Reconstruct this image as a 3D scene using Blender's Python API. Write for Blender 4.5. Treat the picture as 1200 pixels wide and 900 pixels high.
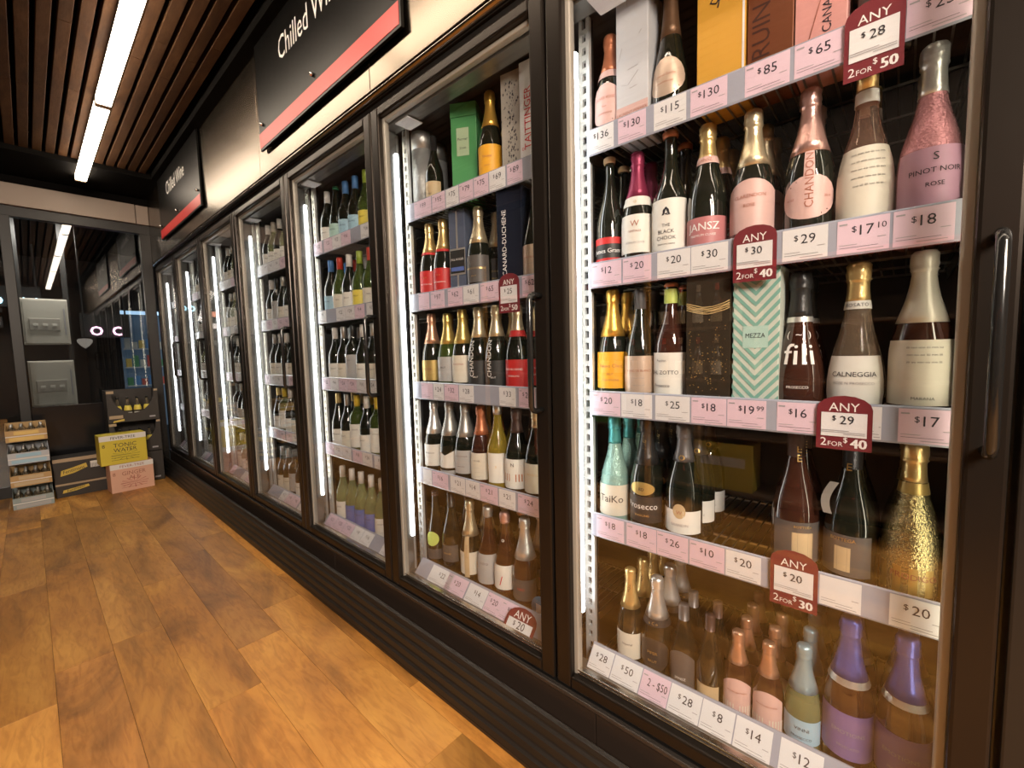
import bpy, bmesh, math, random
from mathutils import Vector, Matrix
random.seed(7)
PI = math.pi
SC = bpy.context.scene
COL = SC.collection
for o in list(bpy.data.objects): bpy.data.objects.remove(o)

# ---------------------------------------------------------------- camera
EYE = 1.22
YAW, PITCH, ROLL, FPX = 0.8382, -0.0787, -0.0256, 509.6
fwd = Vector((math.sin(YAW)*math.cos(PITCH), math.cos(YAW)*math.cos(PITCH), math.sin(PITCH)))
rt = Vector((math.cos(YAW), -math.sin(YAW), 0)); up = rt.cross(fwd)
r2 = rt*math.cos(ROLL)+up*math.sin(ROLL); u2 = -rt*math.sin(ROLL)+up*math.cos(ROLL)
cd = bpy.data.cameras.new('camera'); cam = bpy.data.objects.new('camera', cd); COL.objects.link(cam)
cd.sensor_width = 36; cd.lens = FPX/1200*36; cd.clip_start = 0.02
cam.matrix_world = Matrix(((r2.x,u2.x,-fwd.x,0),(r2.y,u2.y,-fwd.y,0),(r2.z,u2.z,-fwd.z,EYE),(0,0,0,1)))
SC.camera = cam
# ---------------------------------------------------------------- world, exposure
w = bpy.data.worlds.new('world'); SC.world = w; w.use_nodes = True
w.node_tree.nodes['Background'].inputs[0].default_value = (0.9, 0.75, 0.6, 1)
w.node_tree.nodes['Background'].inputs[1].default_value = 0.03
SC.view_settings.view_transform = 'Standard'; SC.view_settings.look = 'None'
SC.view_settings.gamma = 1; SC.view_settings.exposure = 0.15
LAMP_E, LED_E = 19.0, 10.0
def area(name, loc, rot, sx, sy, power, col):
    l = bpy.data.lights.new(name, 'AREA'); l.shape = 'RECTANGLE'; l.size = sx; l.size_y = sy; l.energy = power; l.color = col
    o = bpy.data.objects.new(name, l); o.location = loc; o.rotation_euler = rot; COL.objects.link(o); return o
# added fill lights, unseen behind and left of the camera, brightening the floor
area('rear_fill_light', (-1.3, -1.5, 2.84), (0.75,-0.15,0), 0.16, 1.9, 240, (1.0,0.88,0.76))
area('rear_fill_light', (-0.6, -1.45, 2.84), (0.75,-0.1,0), 0.16, 1.6, 130, (1.0,0.80,0.60))

area('cabinet_fill_light', (0.3, 6.18, 2.55), (0.5,0,0), 0.9, 0.1, 34, (1.0,0.9,0.78))  # added light just beyond the window, there to brighten the switch cabinets
# ---------------------------------------------------------------- materials
MATS = {}
def mat(name, col=(0.8,0.8,0.8), rough=0.5, metal=0.0, emit=0.0, trans=0.0, ior=1.45, coat=0.0, ecol=None, bump=0, spec=0.5):
    if name in MATS: return MATS[name]
    m = bpy.data.materials.new(name); m.use_nodes = True; b = m.node_tree.nodes['Principled BSDF']
    b.inputs['Base Color'].default_value = (*col,1); b.inputs['Roughness'].default_value = rough
    b.inputs['Metallic'].default_value = metal; b.inputs['IOR'].default_value = ior
    b.inputs['Transmission Weight'].default_value = trans; b.inputs['Coat Weight'].default_value = coat
    b.inputs['Specular IOR Level'].default_value = spec
    if emit: b.inputs['Emission Color'].default_value = (*(ecol or col),1); b.inputs['Emission Strength'].default_value = emit
    N, L = m.node_tree.nodes, m.node_tree.links
    if metal > 0.9 and not bump: MATS[name] = m; return m
    # a little procedural variation on every surface
    n = N.new('ShaderNodeTexNoise'); n.inputs['Scale'].default_value = 40 if not bump else 220; n.inputs['Detail'].default_value = 3
    g = N.new('ShaderNodeNewGeometry'); L.new(g.outputs['Position'], n.inputs['Vector'])
    mr = N.new('ShaderNodeMapRange'); mr.inputs['To Min'].default_value = max(0,rough-0.01); mr.inputs['To Max'].default_value = rough+0.02
    L.new(n.outputs['Fac'], mr.inputs['Value']); L.new(mr.outputs['Result'], b.inputs['Roughness'])
    if bump:
        bp = N.new('ShaderNodeBump'); bp.inputs['Strength'].default_value = bump; bp.inputs['Distance'].default_value = 0.003
        L.new(n.outputs['Fac'], bp.inputs['Height']); L.new(bp.outputs['Normal'], b.inputs['Normal'])
    MATS[name] = m; return m
def wood_mat(name, c1, c2, c3, scale=(7,0.9,7), rough=0.35, tone=True, coat=0.0):
    m = bpy.data.materials.new(name); m.use_nodes = True; N, L = m.node_tree.nodes, m.node_tree.links; b = N['Principled BSDF']
    g = N.new('ShaderNodeNewGeometry'); oi = N.new('ShaderNodeObjectInfo')
    off = N.new('ShaderNodeVectorMath'); off.operation = 'MULTIPLY_ADD'; L.new(oi.outputs['Random'], off.inputs[0]); off.inputs[1].default_value = (37,91,13); L.new(g.outputs['Position'], off.inputs[2])
    mp = N.new('ShaderNodeVectorMath'); mp.operation = 'MULTIPLY'; L.new(off.outputs[0], mp.inputs[0]); mp.inputs[1].default_value = scale
    n1 = N.new('ShaderNodeTexNoise'); n1.inputs['Scale'].default_value = 1.0; n1.inputs['Detail'].default_value = 5; n1.inputs['Roughness'].default_value = 0.6; n1.inputs['Distortion'].default_value = 0.9; L.new(mp.outputs[0], n1.inputs['Vector'])
    mp2 = N.new('ShaderNodeVectorMath'); mp2.operation = 'MULTIPLY'; L.new(off.outputs[0], mp2.inputs[0]); mp2.inputs[1].default_value = (scale[0]*12, scale[1]*6, scale[2]*12)
    n2 = N.new('ShaderNodeTexNoise'); n2.inputs['Scale'].default_value = 1.0; n2.inputs['Detail'].default_value = 4; n2.inputs['Distortion'].default_value = 1.2; L.new(mp2.outputs[0], n2.inputs['Vector'])
    r = N.new('ShaderNodeValToRGB'); r.color_ramp.elements[0].position = 0.30; r.color_ramp.elements[0].color = (*c1,1); r.color_ramp.elements[1].position = 0.68; r.color_ramp.elements[1].color = (*c3,1)
    e = r.color_ramp.elements.new(0.5); e.color = (*c2,1); L.new(n1.outputs['Fac'], r.inputs['Fac'])
    r2_ = N.new('ShaderNodeValToRGB'); r2_.color_ramp.elements[0].position = 0.35; r2_.color_ramp.elements[0].color = (0.78,0.72,0.66,1); r2_.color_ramp.elements[1].position = 0.55; r2_.color_ramp.elements[1].color = (1,1,1,1); L.new(n2.outputs['Fac'], r2_.inputs['Fac'])
    mx = N.new('ShaderNodeMix'); mx.data_type = 'RGBA'; mx.blend_type = 'MULTIPLY'; mx.inputs[0].default_value = 0.8; L.new(r.outputs[0], mx.inputs[6]); L.new(r2_.outputs[0], mx.inputs[7])
    mx2 = N.new('ShaderNodeMix'); mx2.data_type = 'RGBA'; mx2.blend_type = 'MULTIPLY'; mx2.inputs[0].default_value = 1.0 if tone else 0.0; L.new(mx.outputs[2], mx2.inputs[6]); L.new(oi.outputs['Color'], mx2.inputs[7])
    L.new(mx2.outputs[2], b.inputs['Base Color']); b.inputs['Roughness'].default_value = rough; b.inputs['Coat Weight'].default_value = coat; b.inputs['Coat Roughness'].default_value = 0.25
    mr = N.new('ShaderNodeMapRange'); mr.inputs['To Min'].default_value = rough-0.06; mr.inputs['To Max'].default_value = rough+0.14; L.new(n1.outputs['Fac'], mr.inputs['Value']); L.new(mr.outputs[0], b.inputs['Roughness'])
    bp = N.new('ShaderNodeBump'); bp.inputs['Strength'].default_value = 0.15; bp.inputs['Distance'].default_value = 0.002; L.new(n2.outputs['Fac'], bp.inputs['Height']); L.new(bp.outputs[0], b.inputs['Normal'])
    return m
def pane_mat(name, ior=1.5, tint=(1,1,1)):
    m = bpy.data.materials.new(name); m.use_nodes = True; N, L = m.node_tree.nodes, m.node_tree.links; N.clear()
    o = N.new('ShaderNodeOutputMaterial'); t = N.new('ShaderNodeBsdfTransparent'); t.inputs[0].default_value = (*tint,1)
    g = N.new('ShaderNodeBsdfGlossy'); g.inputs['Roughness'].default_value = 0.01; f = N.new('ShaderNodeFresnel'); f.inputs[0].default_value = ior
    ge = N.new('ShaderNodeNewGeometry'); mi = N.new('ShaderNodeMapRange'); mi.inputs['To Min'].default_value = ior; mi.inputs['To Max'].default_value = 1/ior
    L.new(ge.outputs['Backfacing'], mi.inputs['Value']); L.new(mi.outputs[0], f.inputs[0])
    x = N.new('ShaderNodeMixShader'); L.new(f.outputs[0], x.inputs[0]); L.new(t.outputs[0], x.inputs[1]); L.new(g.outputs[0], x.inputs[2]); L.new(x.outputs[0], o.inputs[0])
    return m
M_FLOOR = wood_mat('oak_laminate', (0.24,0.105,0.024), (0.55,0.25,0.055), (0.72,0.37,0.090), scale=(4,1.3,4), rough=0.38)
M_SLAT = wood_mat('brown_slat_wood', (0.036,0.016,0.007), (0.056,0.026,0.011), (0.08,0.039,0.017), scale=(9,2.2,9), rough=0.65); M_SLAT.node_tree.nodes['Principled BSDF'].inputs['Specular IOR Level'].default_value = 0.1
M_PANE = pane_mat('clear_door_glass', 1.75); M_WIN = pane_mat('dark_window_glass', 1.7, (0.75,0.78,0.8))
BLACK = mat('black_paint', (0.012,0.011,0.010), 0.5)
CEILB = mat('black_ceiling', (0.005,0.0045,0.004), 0.9, spec=0.05)
FRAME = mat('bronze_door_frame', (0.036,0.029,0.024), 0.28, 0.75)
FRAMEB = mat('black_door_frame', (0.020,0.017,0.015), 0.32, 0.2)
GASKET = mat('pale_gasket', (0.42,0.39,0.34), 0.45, 0.3)
ALU = mat('brushed_aluminium', (0.75,0.73,0.70), 0.22, 1.0)
STEEL = mat('galvanised_post', (0.72,0.74,0.74), 0.35, 0.5)
WIRE = mat('shelf_wire', (0.30,0.29,0.27), 0.3, 0.9)
INNER = mat('cooler_inside', (0.035,0.030,0.027), 0.45)
MULL = mat('mullion_inner', (0.20,0.20,0.19), 0.3, 0.6)
KICK = mat('kick_plate_brown', (0.030,0.020,0.015), 0.4)
RIB = mat('kick_rib_grey', (0.022,0.018,0.015), 0.38, 0.2)
FASC = mat('fascia_metal', (0.20,0.165,0.13), 0.27, 1.0)
RAIL = mat('clear_rail_plastic', (0.36,0.38,0.46), 0.18)
WTAG = mat('white_card', (0.74,0.74,0.76), 0.4); PTAG = mat('pink_card', (0.72,0.55,0.66), 0.4); INK = mat('black_ink', (0.02,0.02,0.03), 0.5)
MARO = mat('maroon_card', (0.17,0.022,0.030), 0.4); WHT = mat('white_ink', (0.85,0.83,0.82), 0.4)
GREY = mat('grey_ink', (0.35,0.34,0.36), 0.5); REDINK = mat('red_ink', (0.55,0.03,0.04), 0.4); GOLDINK = mat('gold_ink', (0.75,0.52,0.2), 0.3, 0.8)
SIGNB = mat('sign_black_board', (0.004,0.0038,0.0035), 0.33, spec=0.2); SIGNR = mat('sign_red_strip', (0.60,0.035,0.035), 0.35)
LAMP = mat('lamp_diffuser', (1,0.9,0.78), 0.5, emit=LAMP_E, ecol=(1.0,0.83,0.64)); LED = mat('led_strip', (1,1,1), 0.4, emit=LED_E, ecol=(0.93,0.98,1.0)); LEDW = mat('led_edge', (1,1,1), 0.4, emit=12, ecol=(1,0.90,0.66))
CREAM = mat('cream_label', (0.70,0.66,0.56), 0.5)

# ---------------------------------------------------------------- mesh helpers
def text_geo(s, cache={}):
    if s in cache: return cache[s]
    fc = bpy.data.curves.new('t','FONT'); fc.body = s; fc.size = 1; fc.resolution_u = 2
    ob = bpy.data.objects.new('t', fc); me = ob.to_mesh()
    vs = [(v.co.x, v.co.y) for v in me.vertices]; fs = [tuple(p.vertices) for p in me.polygons]
    ob.to_mesh_clear(); bpy.data.objects.remove(ob); bpy.data.curves.remove(fc)
    if not vs: cache[s] = ([],[],1); return cache[s]
    x0 = min(v[0] for v in vs); x1 = max(v[0] for v in vs)
    cache[s] = ([(v[0]-(x0+x1)/2, v[1]) for v in vs], fs, x1-x0); return cache[s]
class MB:
    def __init__(s): s.v=[]; s.f=[]; s.m=[]; s.sm=[]
    def add(s, vs, fs, mi=0, sm=False):
        n=len(s.v); s.v.extend(vs)
        for f in fs: s.f.append(tuple(i+n for i in f)); s.m.append(mi); s.sm.append(sm)
        return s
    def box(s, x0,x1,y0,y1,z0,z1, mi=0):
        return s.add([(x0,y0,z0),(x1,y0,z0),(x1,y1,z0),(x0,y1,z0),(x0,y0,z1),(x1,y0,z1),(x1,y1,z1),(x0,y1,z1)],
            [(3,2,1,0),(4,5,6,7),(0,1,5,4),(1,2,6,5),(2,3,7,6),(3,0,4,7)], mi)
    def rbox(s, x0,x1,y0,y1,z0,z1, b=0.003, mi=0):    # box with rounded long edges, via bmesh bevel
        bm=bmesh.new(); bmesh.ops.create_cube(bm,size=1)
        for v in bm.verts: v.co=Vector(((x0+x1)/2+v.co.x*(x1-x0),(y0+y1)/2+v.co.y*(y1-y0),(z0+z1)/2+v.co.z*(z1-z0)))
        bmesh.ops.bevel(bm,geom=list(bm.edges),offset=b,segments=2,affect='EDGES',profile=0.5)
        bm.verts.index_update(); s.add([tuple(v.co) for v in bm.verts],[tuple(v.index for v in f.verts) for f in bm.faces],mi,False); bm.free(); return s
    def prism(s, pts, axis, a, b, mi=0, sm=False):     # extrude 2D outline along axis 'x','y','z'
        n=len(pts)
        def P(p,t): return {'x':(t,p[0],p[1]),'y':(p[0],t,p[1]),'z':(p[0],p[1],t)}[axis]
        return s.add([P(p,a) for p in pts]+[P(p,b) for p in pts],[tuple(range(n))[::-1],tuple(range(n,2*n))]+[(i,(i+1)%n,(i+1)%n+n,i+n) for i in range(n)],mi,sm)
    def tube(s, path, r, k=8, mi=0):
        P=[Vector(p) for p in path]; n=len(P); vs=[]
        for i,p in enumerate(P):
            d=(P[min(i+1,n-1)]-P[max(i-1,0)]).normalized(); a=d.orthogonal().normalized() if i==0 else (a0-d*a0.dot(d)).normalized(); a0=a; b=d.cross(a)
            for j in range(k): t=2*PI*j/k; vs.append(tuple(p+a*r*math.cos(t)+b*r*math.sin(t)))
        fs=[(i*k+j,i*k+(j+1)%k,(i+1)*k+(j+1)%k,(i+1)*k+j) for i in range(n-1) for j in range(k)]
        fs+= [tuple(range(k))[::-1], tuple(range((n-1)*k,n*k))]
        return s.add(vs,fs,mi,True)
    def lathe(s, prof, k=24, mi=0, jit=None):
        vs=[]; fs=[]
        for i,(r,z) in enumerate(prof):
            for j in range(k):
                t=2*PI*j/k; rr=r*(1+(jit(i,j) if jit else 0)); vs.append((rr*math.cos(t),rr*math.sin(t),z))
        for i in range(len(prof)-1):
            for j in range(k): fs.append((i*k+j,i*k+(j+1)%k,(i+1)*k+(j+1)%k,(i+1)*k+j))
        if prof[0][0]>1e-6: fs.append(tuple(range(k))[::-1])
        if prof[-1][0]>1e-6: fs.append(tuple(range((len(prof)-1)*k,len(prof)*k)))
        return s.add(vs,fs,mi,True)
    def text(s, txt, o, xd, yd, h, mi=0, wmax=None):    # flat text, h = size, centred on o
        vs,fs,wd=text_geo(txt); o=Vector(o); xd=Vector(xd); yd=Vector(yd); k=h
        kx=k if not wmax or wd*k<=wmax else wmax/wd
        return s.add([tuple(o+xd*(v[0]*kx)+yd*(v[1]*k)) for v in vs],fs,mi)
    def build(s, name, mats, parent=None, loc=None, kind=None):
        me=bpy.data.meshes.new(name); me.from_pydata(s.v,[],s.f)
        if not isinstance(mats,(list,tuple)): mats=[mats]
        for m in mats: me.materials.append(m)
        me.polygons.foreach_set('material_index',s.m); me.polygons.foreach_set('use_smooth',s.sm); me.update()
        o=bpy.data.objects.new(name,me); COL.objects.link(o); o.parent=parent
        if loc: o.location=loc
        if kind: o['kind']=kind
        return o
def empty(name, loc=(0,0,0), rz=0):
    o=bpy.data.objects.new(name,None); o.location=loc; o.rotation_euler=(0,0,rz); o.empty_display_size=0.05; COL.objects.link(o); return o
def tag(o, label, cat, group=None):
    o['label']=label; o['category']=cat
    if group: o['group']=group
    return o
def inst(o, parent=None):
    c=o.copy(); COL.objects.link(c); c.parent=parent
    for ch in list(o.children): inst(ch,c)
    return c

# ---------------------------------------------------------------- layout numbers (metres)
Y0, W = 0.7391, 0.87                 # first mullion and door pitch
ZT, ZB = 2.175, 0.235                # door top and bottom
MUL = [Y0+(i-1)*W for i in range(8)] # MUL[0] is the right end of the nearest door, MUL[7] the far end
SHZ = [1.775,1.41,1.045,0.68,0.265]
YE = 5.98                            # end wall

# ================================================================ SETTING
fl = MB().box(-2.4,1.76,-2.6,YE,-0.06,-0.012).box(-2.4,2.55,YE,YE+4.5,-0.06,-0.012).build('floor', BLACK, kind='structure')
PW, PL = 0.172, 1.25
offs = {-1:2.21,0:2.43,1:2.49,2:1.75,3:2.03,4:2.26,5:1.30}
for row in range(-13,6):
    x0 = -0.018+row*PW; x1=min(x0+PW,0.96)
    off = offs.get(row, random.uniform(0,PL)); y = off
    while y > -2.5: y -= PL
    if row==5: x1=0.96
    while y < YE:
        a=max(y,-2.5); b=min(y+PL,YE)
        if b-a>0.02:
            o=MB().rbox(x0+0.0004,x1-0.0004,a+0.0004,b-0.0004,-0.012,0,0.0006).build('plank',M_FLOOR,fl)
            t=random.choice([0.76,0.86,0.95,1.0,1.06,1.12]); o.color=(t*random.uniform(0.97,1.05),t,t*random.uniform(0.85,1.05),1)
        y+=PL
ce = MB().box(-2.4,2.55,-2.6,YE+4.5,3.05,3.1).box(-2.4,0.97,5.25,YE+4.5,2.88,3.05).box(0.90,0.97,-2.6,5.25,2.88,3.05).build('ceiling', CEILB, kind='structure')
for i in range(38):
    x=0.862-i*0.0725
    yb=-2.5
    cuts=sorted([random.uniform(-1,1.2), random.uniform(2.6,4.4), 5.25])
    for c in cuts:
        o=MB().rbox(x-0.051,x,yb+0.001,c-0.001,2.92,2.985,0.002).build('slat',M_SLAT,ce); t=random.uniform(0.75,1.15); o.color=(t,t,t,1); yb=c
MB().box(-2.4,1.8,-2.65,-2.6,0,3.05).build('wall_back', mat('rear_wall',(0.10,0.075,0.055),0.7), kind='structure')
MB().box(-2.45,-2.4,-2.6,YE+4.5,0,3.05).build('wall_left', mat('left_wall',(0.06,0.045,0.035),0.7), kind='structure')
# right wall: fascia over the coolers and the black panel beside the nearest door
wr = MB().box(0.985,1.8,-2.6,YE,2.20,3.05).box(1.76,1.8,MUL[0],YE,0,2.2).build('wall_right', BLACK, kind='structure')
for a,b in ((-2.5,-0.79),(-0.79,0.39),(0.39,1.57),(1.57,2.75),(2.75,3.93),(3.93,5.11),(5.11,YE-0.01)):
    MB().rbox(0.968,0.984,a+0.0015,b-0.0015,2.232,2.90,0.0015).build('fascia_panel',FASC,wr)
MB().rbox(0.975,1.06,-2.5,MUL[0]-0.004,0.0,2.20,0.004).build('side_panel',FRAMEB,wr)
MB().prism([(0.985+0.022*math.cos(t),2.216+0.012*math.sin(t)) for t in [PI*i/10+PI/2 for i in range(11)]],'y',-2.5,YE,0,True).build('trim_1',ALU if False else mat('trim_metal',(0.42,0.36,0.30),0.18,1.0),kind='structure')
# end wall: beam, posts, glass and what lies beyond it
MB().rbox(-2.3,0.86,YE-0.06,YE+0.05,2.612,2.802,0.003).rbox(0.866,0.966,YE-0.06,YE+0.05,2.612,2.80,0.003).build('trim_2',mat('beam_brown',(0.28,0.22,0.18),0.45,0.1),kind='structure')
MB().box(-2.4,1.0,YE-0.02,YE+0.1,2.80,3.05).build('wall_far_top',CEILB,kind='structure')
wf = MB().rbox(-2.4,0.97,YE-0.03,YE+0.05,2.52,2.61,0.003).rbox(-0.075,-0.005,YE-0.05,YE+0.05,0,2.52,0.004).rbox(0.885,0.97,YE-0.04,YE+0.05,0,2.52,0.004).rbox(-2.4,-0.08,YE-0.03,YE+0.05,0,0.1,0.003).build('window_1',mat('window_frame_black',(0.012,0.010,0.009),0.4),kind='structure')
MB().box(-2.4,-0.075,YE+0.0,YE+0.008,0.1,2.52).build('pane',M_WIN,wf)
MB().box(-0.005,0.885,YE+0.0,YE+0.008,0.80,2.52).build('pane',M_WIN,wf)
MB().rbox(-0.005,0.885,YE-0.02,YE+0.03,0.0,0.80,0.003).build('glossy_panel',mat('gloss_black_panel',(0.012,0.012,0.014),0.16),wf)

# ================================================================ COOLER BANK
fr = tag(empty('display_fridge',(1.0,2.9,0)),'long black glass-door wine fridge bank along the right wall','fridge')
FO = Vector((-1.0,-2.9,0))
YA, YB = MUL[0], MUL[7]
MB().box(1.02,1.755,YA-0.01,YB,0.15,0.215).build('cabinet_floor',INNER,fr,FO); MB().box(1.02,1.755,YA-0.01,YB,2.15,2.198).build('cabinet_top',INNER,fr,FO)
MB().box(1.74,1.755,YA-0.01,YB,0.2155,2.1495).build('cabinet_back',INNER,fr,FO); MB().box(1.02,1.755,YB+0.001,YB+0.015,0.15,2.198).build('cabinet_side',INNER,fr,FO); MB().box(1.02,1.755,YA-0.03,YA-0.011,0.15,2.198).build('cabinet_side',INNER,fr,FO)
f2 = MB().box(1.028,1.085,YA,YB,ZB-0.02,ZB+0.028).box(1.028,1.085,YA,YB,2.115,2.15); f2.build('inner_frame',MULL,fr,FO)
MB().box(0.995,1.03,YA,YB,2.176,2.206).box(0.995,1.03,YA,YB,0.205,0.233).build('header_channel',BLACK,fr,FO)
MB().rbox(0.973,0.99,YA-0.03,YB,0.212,0.226,0.003).build('door_sill_trim',mat('sill_trim',(0.10,0.085,0.075),0.25,0.7),fr,FO)
for a,b in ((-1.6,YA+0.0),(YA,0.6),(0.6,2.13),(2.13,3.66),(3.66,5.19),(5.19,YB)):
    MB().rbox(0.978,0.99,a+0.001,b-0.001,0.055,0.212,0.0015).build('kick_plate',KICK,fr,FO)
pr=[(0.985,0),(0.885,0),(0.884,0.012)]
for k in range(4):
    z0=0.014+k*0.034; x0=0.886+k*0.008
    pr+=[(x0,z0),(x0-0.004,z0+0.004),(x0-0.002,z0+0.024),(x0+0.005,z0+0.029),(x0+0.007,z0+0.032)]
pr+=[(0.917,0.152),(0.921,0.163),(0.932,0.167),(0.940,0.160),(0.944,0.10),(0.985,0.09)]
MB().prism(pr[::-1],'y',-2.5,YB,0).build('ribbed_bumper',RIB,fr,FO)
# mullions, posts and lamps
def mull_part():
    return MB().rbox(1.03,1.078,-0.036,0.036,0.215,2.15,0.004)
def post(y):
    b=MB(); x0,x1=1.116,1.128
    b.box(x0,x1,y-0.0165,y-0.006,0.2,2.14).box(x0,x1,y+0.006,y+0.0165,0.2,2.14)
    z=0.2
    while z<2.13: b.box(x0,x1,y-0.006,y+0.006,z,z+0.015); z+=0.0345
    b.box(x1+0.001,x1+0.012,y-0.0165,y+0.0165,0.2,2.14,1)  # black backing added behind the slots, standing in for the shade inside
    return b
mm=mp=ml=mr_=None
for i in range(8):
    loc=FO+Vector((0,MUL[i],0))
    def put(cur,maker,name,m):
        if cur is None: return maker().build(name,m,fr,loc)
        c=cur.copy(); COL.objects.link(c); c.parent=fr; c.location=loc; return c
    mm=put(mm,mull_part,'mullion',MULL)
    if i>0:
        mp=put(mp,lambda:post(-0.040),'slotted_post',[STEEL,BLACK])
        ml=put(ml,lambda:MB().rbox(1.064,1.080,-0.046,-0.036,0.42,2.03,0.004),'led_lamp',LED)
    if i<7:
        mr_=put(mr_,lambda:post(0.040),'slotted_post',[STEEL,BLACK])
        mq=MB().rbox(1.072,1.084,0.036,0.041,0.50,2.12,0.002).build('led_lamp',LEDW,fr,loc) if i==0 else put(mq,None,'led_lamp',LEDW)
for i in range(1,8):   # small white data card stuck inside the top of each bay
    MB().box(1.03,1.10,MUL[i]-0.185,MUL[i]-0.105,2.108,2.112).build('data_card',WTAG,fr,FO)
# doors
def door():
    e=0.004; m=0.054; t=0.037
    b=MB(); X0,X1=0.983,1.012
    b.rbox(X0,X1,-m,-e,ZB,ZT,0.006).rbox(X0,X1,-W+e,-W+m,ZB,ZT,0.006)
    b.rbox(X0,X1,-W+m-0.001,-m+0.001,ZB,ZB+t,0.006).rbox(X0,X1,-W+m-0.001,-m+0.001,ZT-t,ZT,0.006)
    return b
d0=None
for i in range(1,8):
    loc=FO+Vector((0,MUL[i],0))
    if d0 is None:
        d0=door().build('fridge_door',FRAME,fr,loc)
        MB().box(1.006,1.010,-W+0.05,-0.05,ZB+0.03,ZT-0.03).build('glass_pane',M_PANE,d0)
        g=MB(); 
        for (a,b_,c,d_) in ((-0.068,-0.052,ZB+0.035,ZT-0.035),(-W+0.052,-W+0.068,ZB+0.035,ZT-0.035)): g.rbox(1.004,1.026,a,b_,c,d_,0.003)
        g.rbox(1.004,1.026,-W+0.068,-0.068,ZT-0.052,ZT-0.036,0.003); g.build('gasket',GASKET,d0)
        MB().rbox(1.004,1.024,-W+0.06,-0.06,ZB+0.036,ZB+0.043,0.002).rbox(1.004,1.024,-W+0.06,-0.06,ZB+0.047,ZB+0.053,0.002).build('sill_strip',ALU,d0)
        pth=[(0.983,-W+0.030,1.045),(0.952,-W+0.030,1.045),(0.941,-W+0.030,1.049),(0.934,-W+0.030,1.060)]
        pth+= [(x,y,2.415-z) for x,y,z in pth[::-1]]
        MB().tube(pth,0.0085,10).build('handle',mat('handle_black',(0.012,0.012,0.012),0.18,coat=0.4),d0)
    else:
        c=d0.copy(); COL.objects.link(c); c.parent=fr; c.location=loc
        for ch in d0.children: inst(ch,c)

# ================================================================ SHELVES WITH PRICE CARDS
DOORN=['','nearest','second','third','fourth','fifth','sixth','farthest']; SHN=['top','second','third','fourth','bottom']
def shelf_root(i,s):
    y=(MUL[i-1]+MUL[i])/2
    r=tag(empty('wire_shelf',(1.10,y,SHZ[s])),'%s wire shelf with clear price rail behind the %s fridge door'%(SHN[s],DOORN[i]),'shelf','wire shelves in the fridge bank'); return r
def wires():
    b=MB(); y0,y1=-W/2+0.052,W/2-0.062; n=31
    for k in range(n):
        y=y0+0.006+(y1-y0-0.012)*k/(n-1)
        b.box(0.004,0.56,y-0.0018,y+0.0018,-0.0066,-0.003)
    for x in (0.008,0.2,0.38,0.556): b.box(x-0.003,x+0.003,y0,y1,-0.0125,-0.0067)
    b.box(0.004,0.56,y0-0.004,y0-0.001,-0.03,-0.002).box(0.004,0.56,y1+0.001,y1+0.004,-0.03,-0.002)
    return b
def rail_v():
    b=MB(); y0,y1=-W/2+0.048,W/2-0.060
    return b.prism([(0.002,-0.020),(-0.003,-0.022),(-0.005,-0.018),(-0.004,0.048),(-0.001,0.051),(0.002,0.048)][::-1],'y',y0,y1)
def rail_b():
    b=MB(); y0,y1=-W/2+0.048,W/2-0.060
    return b.prism([(0.004,0.052),(-0.046,-0.008),(-0.046,-0.012),(0.006,-0.012),(0.010,0.05)],'y',y0,y1)
wsh=wv=wb=None; TN=Vector((-1,0,0))
def card(b,o,yd,wd,ht,mi,off=0.0006):
    xd=Vector((0,-1,0)); yd=Vector(yd); n=xd.cross(yd); o=Vector(o)+n*off
    q=[o-xd*wd/2-yd*ht/2,o+xd*wd/2-yd*ht/2,o+xd*wd/2+yd*ht/2,o-xd*wd/2+yd*ht/2]
    b.add([tuple(p) for p in q]+[tuple(p-n*off*0.8) for p in q],[(0,1,2,3),(7,6,5,4),(1,0,4,5),(2,1,5,6),(3,2,6,7),(0,3,7,4)],mi)
def price_card(rail,root,yl,yr,col,txt,s,small=False):
    b=MB(); L=root.location
    wd=yl-yr; yc=(yl+yr)/2-L.y
    if s<4: o=Vector((-0.0048,yc,0.014)); yd=Vector((0,0,1)); ht=0.064
    else: o=Vector((-0.0228,yc,0.0205)); yd=Vector((0.64,0,0.768)); ht=0.070
    xd=Vector((0,-1,0)); n=xd.cross(yd)
    card(b,o,yd,wd,ht,0)
    if txt:
        main,sup=(txt.split('^')+[''])[:2]
        h=0.027; wt=text_geo(main)[2]*h; cx=0.08*wd
        c=o+xd*cx+yd*0.0005+n*0.0011
        b.text(main,c,xd,yd,h,1,wd*0.7)
        if ' - ' not in main: b.text('$',c-xd*(min(wt,wd*.7)/2+0.0085)+yd*0.007,xd,yd,0.016,1)
        if sup: b.text(sup,c+xd*(wt/2+0.012)+yd*0.008,xd,yd,0.016,1)
    def bar(u0,u1,v,t,mi):
        q=[o+xd*u0*wd+yd*v+n*0.0012,o+xd*u1*wd+yd*v+n*0.0012,o+xd*u1*wd+yd*(v+t)+n*0.0012,o+xd*u0*wd+yd*(v+t)+n*0.0012]
        b.add([tuple(p) for p in q],[(0,1,2,3)],mi)
    if small is False:
        bar(-0.45,-0.1,-0.017,0.0012,2); bar(-0.45,0.30,-0.022,0.0007,1); bar(-0.1,0.4,-0.028,0.0014,2); bar(0.28,0.44,-0.008,0.0014,2)
        if col=='p': bar(-0.46,-0.30,0.022,0.003,2)
    t=b.build('price_card',[WTAG if col!='p' else PTAG,INK,GREY],rail)
    if txt: t['label']=('white' if col!='p' else 'pink')+' price card reading '+('' if ' - ' in txt else '$')+txt.replace('^','.')
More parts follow.
